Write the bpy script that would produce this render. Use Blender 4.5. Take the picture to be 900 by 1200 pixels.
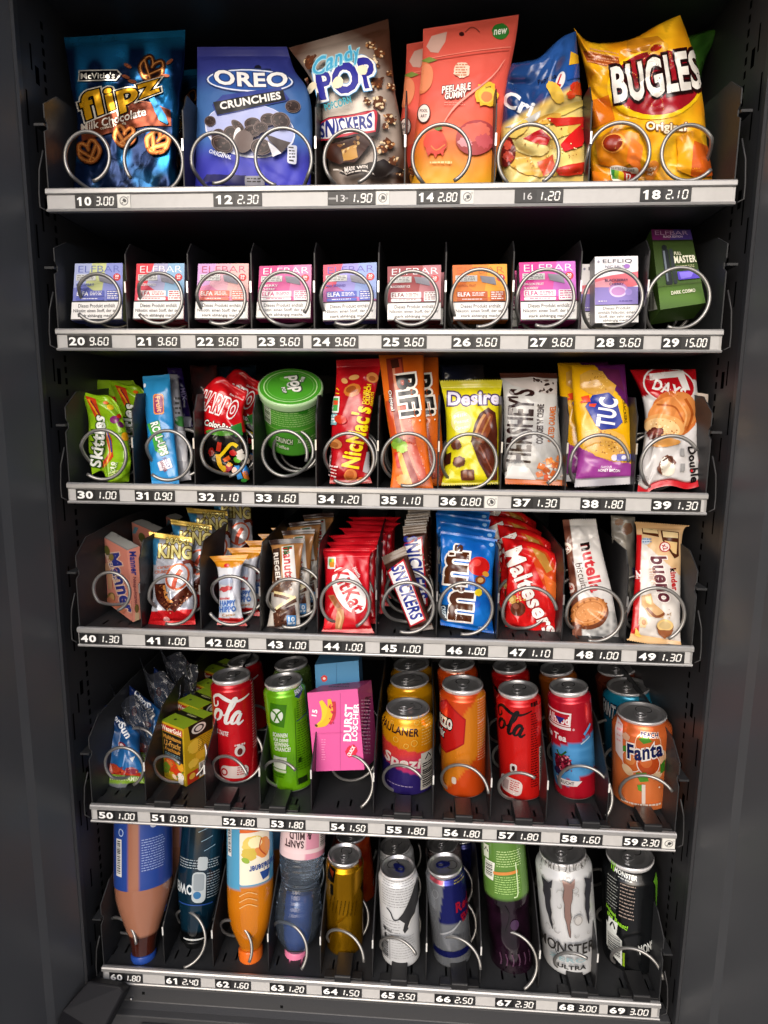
import bpy, math, random
import numpy as np
from mathutils import Matrix, Vector
from mathutils.geometry import tessellate_polygon
random.seed(7); RNG = np.random.default_rng(7)
SC = bpy.context.scene
for o in list(bpy.data.objects): bpy.data.objects.remove(o)

# ------------------------------------------------------------------ camera, sky, sun, exposure
FPX = 729.6; ZB = 1.60                                # focal length in photo pixels; height of the top tray
CAM = np.array([0.4107, -0.6924, ZB - 0.234])
def _rot(p, y, r):
    cy, sy, cp, sp = math.cos(y), math.sin(y), math.cos(p), math.sin(p)
    f = np.array([sy*cp, cy*cp, sp]); rt = np.array([cy, -sy, 0.]); up = np.cross(rt, f)
    c, s = math.cos(r), math.sin(r)
    return rt*c+up*s, f, up*c-rt*s
RT, FW, UP = _rot(-0.1598, -0.0621, 0.0093)
cd = bpy.data.cameras.new('camera'); cam = bpy.data.objects.new('camera', cd); SC.collection.objects.link(cam)
cd.sensor_fit = 'HORIZONTAL'; cd.sensor_width = 36; cd.lens = 36*FPX/900; cd.clip_start = 0.01; cd.clip_end = 500
cam.matrix_world = Matrix(((RT[0], UP[0], -FW[0], CAM[0]), (RT[1], UP[1], -FW[1], CAM[1]), (RT[2], UP[2], -FW[2], CAM[2]), (0, 0, 0, 1)))
SC.camera = cam
SC.render.resolution_x = 768; SC.render.resolution_y = 1024

SUN_EL, SUN_AZ = 30, 10                                # overcast day: broad soft sun from behind the photographer
W = bpy.data.worlds.new('World'); SC.world = W; W.use_nodes = True
nt = W.node_tree; bg = nt.nodes['Background']; sky = nt.nodes.new('ShaderNodeTexSky'); sky.sky_type = 'NISHITA'
sky.sun_disc = False; sky.sun_elevation = math.radians(SUN_EL); sky.sun_rotation = math.radians(180+SUN_AZ)
sky.air_density = 0.7; sky.dust_density = 3; sky.ozone_density = 0.7
nt.links.new(sky.outputs[0], bg.inputs[0]); bg.inputs[1].default_value = 0.15
sl = bpy.data.lights.new('sun', 'SUN'); sl.energy = 0.95; sl.angle = math.radians(50); sl.color = (1, .995, .985)
so = bpy.data.objects.new('sun', sl); SC.collection.objects.link(so)
_a, _e = math.radians(SUN_AZ), math.radians(SUN_EL)
_d = Vector((-math.sin(_a)*math.cos(_e), -math.cos(_a)*math.cos(_e), math.sin(_e)))
so.rotation_euler = _d.to_track_quat('Z', 'Y').to_euler()
SC.view_settings.view_transform = 'Standard'; SC.view_settings.look = 'None'
SC.view_settings.exposure = 0.42; SC.view_settings.gamma = 1

# ------------------------------------------------------------------ helpers
def ray(x, y): return FW + RT*((x-450)/FPX) - UP*((y-600)/FPX)
def at(x, y, Y):
    d = ray(x, y); return CAM + d*((Y-CAM[1])/d[1])
def atz(x, y, z):
    d = ray(x, y); return CAM + d*((z-CAM[2])/d[2])
def proj(P):
    d = np.asarray(P)-CAM; Z = d@FW
    return np.stack([450+FPX*(d@RT)/Z, 600-FPX*(d@UP)/Z], -1)
def C(h):
    if not isinstance(h, str): return np.array(h, float)
    if len(h) == 3: h = ''.join(c*2 for c in h)
    v = np.array([int(h[i:i+2], 16) for i in (0, 2, 4)])/255.
    return np.where(v <= .04045, v/12.92, ((v+.055)/1.055)**2.4)
def vnoise(x, y, seed=0):
    xi = np.floor(x).astype(int); yi = np.floor(y).astype(int); fx = x-xi; fy = y-yi
    fx = fx*fx*(3-2*fx); fy = fy*fy*(3-2*fy)
    def h(a, b):
        n = (a*374761393 + b*668265263 + seed*982451653) & 0xffffffff
        n = ((n ^ (n >> 13))*1274126177) & 0xffffffff
        return ((n ^ (n >> 16)) & 0xffff)/65535.
    return (h(xi, yi)*(1-fx)+h(xi+1, yi)*fx)*(1-fy)+(h(xi, yi+1)*(1-fx)+h(xi+1, yi+1)*fx)*fy
def mix(a, b, t): t = np.clip(t, 0, 1)[..., None]; return C(a)*(1-t)+C(b)*t
def vgrad(*stops):                                     # colour by photo height
    ys = [s[0] for s in stops]; cs = np.array([C(s[1]) for s in stops])
    return lambda X, Y: np.stack([np.interp(Y, ys, cs[:, k]) for k in range(3)], -1)

# ------------------------------------------------------------------ materials (all node based)
MATS = {}
def mat(name, col=None, rough=.4, metal=0., spec=.5, coat=0., bump=0., bscale=200, trans=0., rvar=.08, ior=1.45, cvar=0., ridge=0.):
    if name in MATS: return MATS[name]
    m = bpy.data.materials.new(name); m.use_nodes = True; t = m.node_tree; b = t.nodes['Principled BSDF']
    tc = t.nodes.new('ShaderNodeTexCoord'); nz = t.nodes.new('ShaderNodeTexNoise'); nz.inputs['Scale'].default_value = bscale
    nz.inputs['Detail'].default_value = 4; t.links.new(tc.outputs['Object'], nz.inputs['Vector'])
    if col is None:
        a = t.nodes.new('ShaderNodeAttribute'); a.attribute_name = 'Col'; t.links.new(a.outputs['Color'], b.inputs['Base Color'])
    else:
        c = C(col) if isinstance(col, str) else np.array(col)
        if cvar:
            r = t.nodes.new('ShaderNodeMapRange'); t.links.new(nz.outputs['Fac'], r.inputs[0])
            r.inputs[3].default_value = 1-cvar; r.inputs[4].default_value = 1+cvar
            x = t.nodes.new('ShaderNodeMix'); x.data_type = 'RGBA'; x.blend_type = 'MULTIPLY'; x.inputs[0].default_value = 1
            x.inputs[6].default_value = (*c, 1); t.links.new(r.outputs[0], x.inputs[7]); t.links.new(x.outputs[2], b.inputs['Base Color'])
        else: b.inputs['Base Color'].default_value = (*c, 1)
    mr = t.nodes.new('ShaderNodeMapRange'); t.links.new(nz.outputs['Fac'], mr.inputs[0])
    mr.inputs[3].default_value = max(0, rough-rvar); mr.inputs[4].default_value = rough+rvar
    t.links.new(mr.outputs[0], b.inputs['Roughness'])
    b.inputs['Metallic'].default_value = metal; b.inputs['Specular IOR Level'].default_value = spec
    b.inputs['Coat Weight'].default_value = coat; b.inputs['Coat Roughness'].default_value = .12
    b.inputs['Transmission Weight'].default_value = trans; b.inputs['IOR'].default_value = ior
    if ridge:
        rz = t.nodes.new('ShaderNodeTexNoise'); rz.noise_type = 'RIDGED_MULTIFRACTAL'; rz.normalize = True; rz.inputs['Scale'].default_value = ridge; rz.inputs['Detail'].default_value = 2.5
        t.links.new(tc.outputs['Object'], rz.inputs['Vector']); b2 = t.nodes.new('ShaderNodeBump'); b2.inputs['Strength'].default_value = .55; b2.inputs['Distance'].default_value = .004
        t.links.new(rz.outputs['Fac'], b2.inputs['Height'])
    if bump:
        bp = t.nodes.new('ShaderNodeBump'); bp.inputs['Strength'].default_value = bump; bp.inputs['Distance'].default_value = .001
        t.links.new(nz.outputs['Fac'], bp.inputs['Height']); t.links.new(bp.outputs[0], b.inputs['Normal'])
        if ridge: t.links.new(b2.outputs[0], bp.inputs['Normal'])
    MATS[name] = m; return m
FILM = mat('printed_film', rough=.2, spec=.5, coat=.25, bump=.2, bscale=110, ridge=32)
MATTE = mat('printed_matte_film', rough=.45, spec=.4, bump=.2, bscale=120)
FOIL = mat('printed_foil', rough=.2, metal=.72, bump=.25, bscale=130, ridge=30)
SATIN = mat('printed_satin_foil', rough=.26, metal=.3, bump=.3, bscale=130, ridge=34)
CARD = mat('printed_carton', rough=.4, spec=.45, bump=.05)
CANP = mat('printed_can', rough=.26, metal=.45, coat=.35, rvar=.03)
GLOS = mat('bottle_plastic', rough=.1, spec=.6, coat=.7, rvar=.03)
PLAS = mat('printed_plastic', rough=.3, spec=.5, coat=.2, rvar=.04)
ALU = mat('can_aluminium', (.50, .50, .51), rough=.3, metal=.86, rvar=.04)
RAIL = mat('rail_aluminium', (.40, .398, .395), rough=.36, metal=.5, bump=.15, bscale=60, cvar=.12)
STRIP = mat('label_strip_plastic', (.47, .465, .455), rough=.35, cvar=.12, bscale=90)
WIRE = mat('spiral_steel', (.30, .295, .285), rough=.38, metal=.75, bscale=300)
BLACK = mat('black_sheet_metal', (.028, .028, .030), rough=.45, spec=.5, bump=.1, bscale=500, cvar=.25)
SIDE = mat('tray_grey_metal', (.021, .022, .024), rough=.55, metal=0, bump=.1, bscale=300, cvar=.25)
GREY = mat('charcoal_powder_coat', (.042, .043, .046), rough=.38, spec=.5, bump=.12, bscale=700, cvar=.15)
JAMB = mat('charcoal_gloss_panel', (.068, .071, .076), rough=.30, spec=.5, rvar=.03, bscale=400, bump=.05)
VOID = mat('unlit_cavity', (.004, .004, .004), rough=.9, spec=.1)
PLBLK = mat('black_plastic', (.014, .014, .015), rough=.42, spec=.35, bump=.08, bscale=300)
GLINT = mat('plastic_tip_glint', (.6, .6, .58), rough=.25)
FLAP = mat('dark_moulded_plastic', (.014, .014, .016), rough=.6, spec=.3)
STEEL = mat('bare_steel', (.5, .5, .5), rough=.3, metal=1)
CLEAR = mat('clear_crinkled_film', (.05, .055, .07), rough=.1, spec=1., bump=.9, bscale=70, coat=1.)
CLEAR.node_tree.nodes['Principled BSDF'].inputs['Alpha'].default_value = .5
WATER = mat('clear_bottle', (.62, .76, .95), rough=.04, trans=.96, ior=1.33, rvar=.02)
BRICK = mat('fallback', (.3, .3, .3))

# ------------------------------------------------------------------ objects
def link(o, parent=None):
    SC.collection.objects.link(o)
    if parent: o.parent = parent
    return o
def tag(o, label=None, cat=None, group=None, kind=None):
    if label: o['label'] = label
    if cat: o['category'] = cat
    if group: o['group'] = group
    if kind: o['kind'] = kind
    return o
def empty(name, loc, label, cat, group=None):
    o = bpy.data.objects.new(name, None); o.empty_display_size = .02; o.location = Vector(loc); link(o)
    return tag(o, label, cat, group)
def mk(name, V, F, m, parent=None, origin=None, col=None, nrm=None, smooth=True):
    """one mesh object; F is an (n,3) or (n,4) index array or a list of faces"""
    V = np.asarray(V, float); O = np.zeros(3) if origin is None else np.asarray(origin, float)
    me = bpy.data.meshes.new(name)
    if isinstance(F, np.ndarray):
        n, k = F.shape
        used = np.unique(F); rm = -np.ones(len(V), int); rm[used] = np.arange(len(used)); V = V[used]; F = rm[F]
        if col is not None: col = col[used]
        if nrm is not None: nrm = nrm[used]
        me.vertices.add(len(V)); me.vertices.foreach_set('co', (V-O).astype(np.float32).ravel())
        me.loops.add(n*k); me.loops.foreach_set('vertex_index', F.astype(np.int32).ravel())
        me.polygons.add(n); me.polygons.foreach_set('loop_start', np.arange(0, n*k, k, dtype=np.int32))
        me.update(calc_edges=True); me.validate(verbose=False)
    else:
        me.from_pydata((V-O).tolist(), [], [list(f) for f in F])
    if smooth: me.polygons.foreach_set('use_smooth', [True]*len(me.polygons))
    if col is not None and len(me.vertices) == len(V):
        a = me.color_attributes.new('Col', 'FLOAT_COLOR', 'POINT')
        a.data.foreach_set('color', np.concatenate([col, np.ones((len(col), 1))], 1).astype(np.float32).ravel())
    me.materials.append(m); me.update()
    if nrm is not None and len(me.vertices) == len(V): me.normals_split_custom_set_from_vertices(nrm.tolist())
    o = bpy.data.objects.new(name, me); link(o, parent)
    if parent is None: o.location = Vector(O)
    return o
def boxes(name, L, m, parent=None, origin=None, bev=0):
    """boxes ((x0,y0,z0),(x1,y1,z1)) joined into one mesh"""
    V = []; F = []
    for a, b in L:
        n = len(V); (x0, y0, z0), (x1, y1, z1) = a, b
        V += [(x0, y0, z0), (x1, y0, z0), (x1, y1, z0), (x0, y1, z0), (x0, y0, z1), (x1, y0, z1), (x1, y1, z1), (x0, y1, z1)]
        F += [tuple(n+i for i in f) for f in ((0, 3, 2, 1), (4, 5, 6, 7), (0, 1, 5, 4), (1, 2, 6, 5), (2, 3, 7, 6), (3, 0, 4, 7))]
    o = mk(name, V, F, m, parent, origin, smooth=False)
    if bev:
        bm = o.modifiers.new('bevel', 'BEVEL'); bm.width = bev; bm.segments = 2; bm.limit_method = 'ANGLE'
    return o
def extrude(name, pts, axis, a, b, m, parent=None, bev=0, origin=None):
    """a closed outline in the plane across `axis`, extruded from a to b"""
    def p3(p, t): return {'x': (t, p[0], p[1]), 'y': (p[0], t, p[1]), 'z': (p[0], p[1], t)}[axis]
    n = len(pts); V = [p3(p, a) for p in pts]+[p3(p, b) for p in pts]
    F = [(i, (i+1) % n, n+(i+1) % n, n+i) for i in range(n)]
    T = tessellate_polygon([[Vector((p[0], p[1], 0)) for p in pts]])
    F += [tuple(t) for t in T]+[tuple(n+i for i in t[::-1]) for t in T]
    o = mk(name, V, F, m, parent, origin, smooth=False)
    import bmesh
    bm = bmesh.new(); bm.from_mesh(o.data); bmesh.ops.recalc_face_normals(bm, faces=bm.faces); bm.to_mesh(o.data); bm.free()
    if bev:
        mo = o.modifiers.new('bevel', 'BEVEL'); mo.width = bev; mo.segments = 2; mo.limit_method = 'ANGLE'
    return o
def tube(name, P, r, m, parent=None, ns=8, origin=None):
    P = np.asarray(P, float); n = len(P); Tn = np.gradient(P, axis=0); Tn /= np.linalg.norm(Tn, axis=1)[:, None]
    ref = np.array([0, 0, 1.]) if abs(Tn[0][2]) < .9 else np.array([1., 0, 0]); V = []
    A = np.cross(Tn[0], ref); A /= np.linalg.norm(A)
    for i in range(n):
        A = A-Tn[i]*(A@Tn[i]); A /= np.linalg.norm(A); B = np.cross(Tn[i], A)
        for k in range(ns):
            t = 2*math.pi*k/ns; V.append(P[i]+r*(A*math.cos(t)+B*math.sin(t)))
    F = [(i*ns+k, i*ns+(k+1) % ns, (i+1)*ns+(k+1) % ns, (i+1)*ns+k) for i in range(n-1) for k in range(ns)]
    F += [tuple(range(ns))[::-1], tuple((n-1)*ns+k for k in range(ns))]
    return mk(name, V, F, m, parent, origin)
def dup(root, d, label=None, group=None, rz=0):
    def cp(o, par):
        c = o.copy(); SC.collection.objects.link(c); c.parent = par
        for ch in o.children: cp(ch, c)
        return c
    c = cp(root, None); c.location = Vector(root.location)+Vector(d); c.rotation_euler.z += rz or random.uniform(-.10, .10); c.rotation_euler.y += random.uniform(-.045, .045); c.rotation_euler.x += random.uniform(-.03, .03); c.location.x += random.uniform(-.002, .002)
    if label: c['label'] = label
    g = group or root.get('group')
    if g: c['group'] = g; root['group'] = g
    return c

# ------------------------------------------------------------------ printing: flat shapes laid on a surface in layers
def D(tri, col, off=None, lay=1):
    tri = np.asarray(tri, float)
    if off is None: off = np.zeros(len(tri))
    return dict(t=tri, c=col, o=off, lay=lay)
_tc = {}
def glyphs(s, bold, space):
    k = (s, bold, space)
    if k in _tc: return _tc[k]
    cu = bpy.data.curves.new('t', 'FONT'); cu.body = s; cu.offset = bold; cu.space_character = space; cu.resolution_u = 3; cu.fill_mode = 'FRONT'
    ob = bpy.data.objects.new('t', cu); SC.collection.objects.link(ob); dg = bpy.context.evaluated_depsgraph_get()
    me = bpy.data.meshes.new_from_object(ob.evaluated_get(dg)); me.calc_loop_triangles()
    V = np.zeros(len(me.vertices)*3); me.vertices.foreach_get('co', V); V = V.reshape(-1, 3)[:, :2]
    T = np.zeros(len(me.loop_triangles)*3, np.int32); me.loop_triangles.foreach_get('vertices', T); T = T.reshape(-1, 3)
    lab = np.arange(len(V))
    for _ in range(400):
        m = lab[T].min(1); new = lab.copy()
        for j in range(3): np.minimum.at(new, T[:, j], m)
        if (new == lab).all(): break
        lab = new
    _, inv = np.unique(lab, return_inverse=True)
    isl = inv[T[:, 0]] if len(T) else np.zeros(0)
    bpy.data.objects.remove(ob); bpy.data.curves.remove(cu); bpy.data.meshes.remove(me)
    _tc[k] = (V[T], isl); return _tc[k]
def T(s, x, y, w, h, r=0, c='fff', b=.012, sh=0, o=None, arc=0, tap=0, wave=0):
    """text fitted into a w x h box centred on (x,y), turned r degrees clockwise; o = [(colour, width in px), ...] outlines"""
    b = min(b, .034); sp = 1+b*2; base, _ = glyphs(s, b, sp); lo = base.reshape(-1, 2).min(0); hi = base.reshape(-1, 2).max(0); out = []
    sx = w/(hi[0]-lo[0]); sy = h/(hi[1]-lo[1])
    for cc, ow in list(o or [])+[(c, 0)]:
        g, isl = glyphs(s, b+min(ow/math.sqrt(sx*sy), .075), sp) if ow else (base, _)
        q = g-(lo+hi)/2; X = q[..., 0]*sx; Y = -q[..., 1]*sy
        X = X - sh*Y; n = X/(w/2); Y = Y*(1+tap*n)+arc*n*n+wave*np.sin(n*2.6); a = math.radians(r)
        t = np.stack([x+X*math.cos(a)-Y*math.sin(a), y+X*math.sin(a)+Y*math.cos(a)], -1)
        out.append(D(t, C(cc), (isl % 4)*1.2e-5))
    return out
def num(s, x, y, w, h, c):
    """bold label numerals; the 1 is drawn with its flag"""
    n = len(s); cw = w/n; out = []
    for i, ch in enumerate(s):
        cx = x-w/2+cw*(i+.5)
        if ch == '1': q = h/2; out.append(poly([(cx+cw*.18, y-q), (cx+cw*.18, y+q), (cx-cw*.12, y+q), (cx-cw*.12, y-q*.45), (cx-cw*.36, y-q*.3), (cx-cw*.36, y-q*.62), (cx-cw*.05, y-q)], c))
        else: out.append(T(ch, cx, y, cw*.88, h, 0, c, .05))
    return [d for o in out for d in o]
def poly(pts, c, lay=1):
    pts = [tuple(p) for p in pts]
    return [D(np.array([[pts[i] for i in t] for t in tessellate_polygon([[Vector((p[0], p[1], 0)) for p in pts]])]), C(c), lay=lay)]
def ell(x, y, rx, ry, c, r=0, n=28, lay=1, wob=0, a0=0, a1=360):
    a = math.radians(r); P = []
    for k in range(n):
        t = math.radians(a0+(a1-a0)*k/(n if a1-a0 == 360 else n-1)); q = 1+wob*(random.random()-.5)*2
        X, Y = rx*math.cos(t)*q, ry*math.sin(t)*q; P.append((x+X*math.cos(a)-Y*math.sin(a), y+X*math.sin(a)+Y*math.cos(a)))
    return poly(P, c, lay)
def rect(x0, y0, x1, y1, c, r=0, rad=0):
    cx, cy, w, h = (x0+x1)/2, (y0+y1)/2, abs(x1-x0)/2, abs(y1-y0)/2; a = math.radians(r); P = []
    if rad:
        for sx, sy, s in ((1, 1, 0), (-1, 1, 90), (-1, -1, 180), (1, -1, 270)):
            for k in range(5):
                t = math.radians(s+k*22.5); P.append((sx*(w-rad)+rad*math.cos(t), sy*(h-rad)+rad*math.sin(t)))
    else: P = [(-w, -h), (w, -h), (w, h), (-w, h)]
    return poly([(cx+X*math.cos(a)-Y*math.sin(a), cy+X*math.sin(a)+Y*math.cos(a)) for X, Y in P], c)
def spline(P, n=10, closed=False):
    P = np.asarray(P, float); m = len(P); out = []
    for i in range(m if closed else m-1):
        g = (lambda k: P[k % m]) if closed else (lambda k: P[min(max(k, 0), m-1)])
        a, b, c, d = g(i-1), g(i), g(i+1), g(i+2)
        for k in range(n):
            t = k/n; out.append(.5*((2*b)+(-a+c)*t+(2*a-5*b+4*c-d)*t*t+(-a+3*b-3*c+d)*t**3))
    out.append(P[0] if closed else P[-1]); return np.array(out)
def stroke(P, w, c, smooth=0, closed=False, lay=1):
    if smooth: P = spline(P, smooth, closed)
    P = np.asarray(P, float); n = len(P); tn = np.gradient(P, axis=0)
    if closed: tn[0] = tn[-1] = P[1]-P[-2]
    tn /= np.linalg.norm(tn, axis=1)[:, None]+1e-9; N = np.stack([-tn[:, 1], tn[:, 0]], 1)
    W_ = np.interp(np.linspace(0, 1, n), np.linspace(0, 1, np.size(w)), np.atleast_1d(w))/2 if np.size(w) > 1 else np.full(n, w/2.)
    L, R = P+N*W_[:, None], P-N*W_[:, None]; t = []; o = []
    for i in range(n-1): t += [(L[i], R[i], R[i+1]), (L[i], R[i+1], L[i+1])]; o += [i/n*4e-5]*2
    return [D(np.array(t), C(c), np.array(o), lay)]
def ring(x, y, rx, ry, w, c, r=0):
    a = math.radians(r); t = np.linspace(0, 2*math.pi, 41); X, Y = rx*np.cos(t), ry*np.sin(t)
    return stroke(np.stack([x+X*math.cos(a)-Y*math.sin(a), y+X*math.sin(a)+Y*math.cos(a)], 1), w, c, closed=True)
def merge(*L):
    """several non-overlapping lists of one colour family on a single layer"""
    L = [d for l in L for d in l]
    for d in L[1:]: d['lay'] = 0
    return L
def lines(x0, y0, x1, y1, n, c, h=.55, r=0, fill=.9):
    """rows of tiny print"""
    out = []; cx, cy = (x0+x1)/2, (y0+y1)/2; a = math.radians(r); dy = (y1-y0)/n
    tr = []
    for i in range(n):
        y = y0+dy*i; x = x0; end = x0+(x1-x0)*(fill+(1-fill)*random.random())
        while x < end-1:
            w = min(random.uniform(1.2, 5), end-x); hh = dy*h*random.uniform(.75, 1)
            q = [(x, y), (x+w, y), (x+w, y+hh), (x, y+hh)]; x += w+random.uniform(.6, 1.1)
            q = [(cx+(X-cx)*math.cos(a)-(Y-cy)*math.sin(a), cy+(X-cx)*math.sin(a)+(Y-cy)*math.cos(a)) for X, Y in q]
            tr += [(q[0], q[1], q[2]), (q[0], q[2], q[3])]
    return [D(np.array(tr), C(c))]
def bars(x0, y0, x1, y1, c='111', hor=False):
    tr = []; p = x0 if not hor else y0; e = x1 if not hor else y1
    while p < e-.4:
        w = random.choice((.5, .9, 1.4)); w = min(w, e-p)
        q = [(p, y0), (p+w, y0), (p+w, y1), (p, y1)] if not hor else [(x0, p), (x1, p), (x1, p+w), (x0, p+w)]
        tr += [(q[0], q[1], q[2]), (q[0], q[2], q[3])]; p += w+random.choice((.5, .8, 1.2))
    return [D(np.array(tr), C(c))]
def specks(pts, n, s, cols, wob=.35):
    """n irregular flecks inside the polygon pts"""
    P = np.array(pts, float); lo, hi = P.min(0), P.max(0); out = []; k = 0
    def inside(x, y):
        c = False; j = len(P)-1
        for i in range(len(P)):
            if (P[i][1] > y) != (P[j][1] > y) and x < (P[j][0]-P[i][0])*(y-P[i][1])/(P[j][1]-P[i][1])+P[i][0]: c = not c
            j = i
        return c
    g = {}
    while k < n*4 and sum(len(v) for v in g.values()) < n:
        k += 1; x, y = random.uniform(lo[0], hi[0]), random.uniform(lo[1], hi[1])
        if inside(x, y):
            c = random.choice(cols); q = random.uniform(.5, 1.2)*s
            g.setdefault(c, []).append(ell(x, y, q, q*random.uniform(.5, 1), c, random.uniform(0, 180), n=8, wob=wob)[0])
    for c, l in g.items():
        for i, d in enumerate(l): d['lay'] = 1 if i == 0 else 0; d['o'] = d['o']+(i % 7)*1e-5
        out += l
    return out
def nut(x, y, s, c, c2, r=0):
    return ell(x, y, s, s*.72, c, r, wob=.06)+ell(x-s*.15, y-s*.12, s*.6, s*.36, c2, r)+stroke([(x-s*.5, y+s*.1), (x, y+s*.2), (x+s*.5, y)], s*.09, c2, 4)
def pretzel(x, y, s, r, c='a85e28', c2='5e2c10'):
    t = np.linspace(0, 1, 9)
    P = np.array([(-.25, .75), (.35, .1), (.75, -.45), (.45, -.85), (.05, -.45), (0, -.1), (-.05, -.45), (-.45, -.85), (-.75, -.45), (-.35, .1), (.25, .75)])
    Q = np.array([(.25, .75), (-.25, .75)]); a = math.radians(r); R = np.array([[math.cos(a), -math.sin(a)], [math.sin(a), math.cos(a)]])
    O = np.array([(.75, -.45), (.85, .2), (.3, .8), (-.3, .8), (-.85, .2), (-.75, -.45)])
    out = []
    for w, cc in ((.42, c2), (.3, c), (.1, 'd08a4a')):
        out += stroke((R@(P*s).T).T+(x, y), w*s, cc, 5)+stroke((R@(O*s).T).T+(x, y), w*s, cc, 5)
    return out
def cookie(x, y, rx, ry, r=0):
    return ell(x, y, rx, ry, '8a7a76', r)+ell(x, y, rx*.94, ry*.94, '2a1d1b', r)+ring(x, y, rx*.78, ry*.78, rx*.09, '5a4844', r)+specks([(x-rx*.6, y-ry*.5), (x+rx*.6, y-ry*.5), (x+rx*.6, y+ry*.5), (x-rx*.6, y+ry*.5)], 7, rx*.13, ['5e4c48'])
def popc(x, y, s):
    o = ell(x, y, s, s*.8, '5a3018', random.uniform(0, 90), wob=.3, n=14)
    return o+specks([(x-s, y-s*.8), (x+s, y-s*.8), (x+s, y+s*.8), (x-s, y+s*.8)], 12, s*.28, ['b07a4a', 'e0c8a0', '7a4424', '4a2410'])
def globe(x, y, s):
    return rect(x-s, y-s, x+s, y+s, 'd6d6d0')+ring(x, y, s*.62, s*.62, s*.14, '777')+ell(x+s*.1, y-s*.05, s*.34, s*.3, '444', 20, wob=.3)+ell(x-s*.25, y+s*.3, s*.14, s*.1, '555')+ring(x+s*.7, y-s*.55, s*.13, s*.13, s*.06, '999')

def split(tri, off, thr):
    done_t = []; done_o = []
    for _ in range(14):
        if not len(tri): break
        e = np.linalg.norm(tri-np.roll(tri, -1, 1), axis=2); k = e.argmax(1); m = e.max(1) > thr
        done_t.append(tri[~m]); done_o.append(off[~m]); tri = tri[m]; off = off[m]; k = k[m]
        if not len(tri): break
        i = np.arange(len(tri)); a, b, c = tri[i, k], tri[i, (k+1) % 3], tri[i, (k+2) % 3]; mm = (a+b)/2
        tri = np.concatenate([np.stack([a, mm, c], 1), np.stack([mm, b, c], 1)]); off = np.concatenate([off, off])
    if len(tri): done_t.append(tri); done_o.append(off)
    return np.concatenate(done_t), np.concatenate(done_o)

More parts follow.
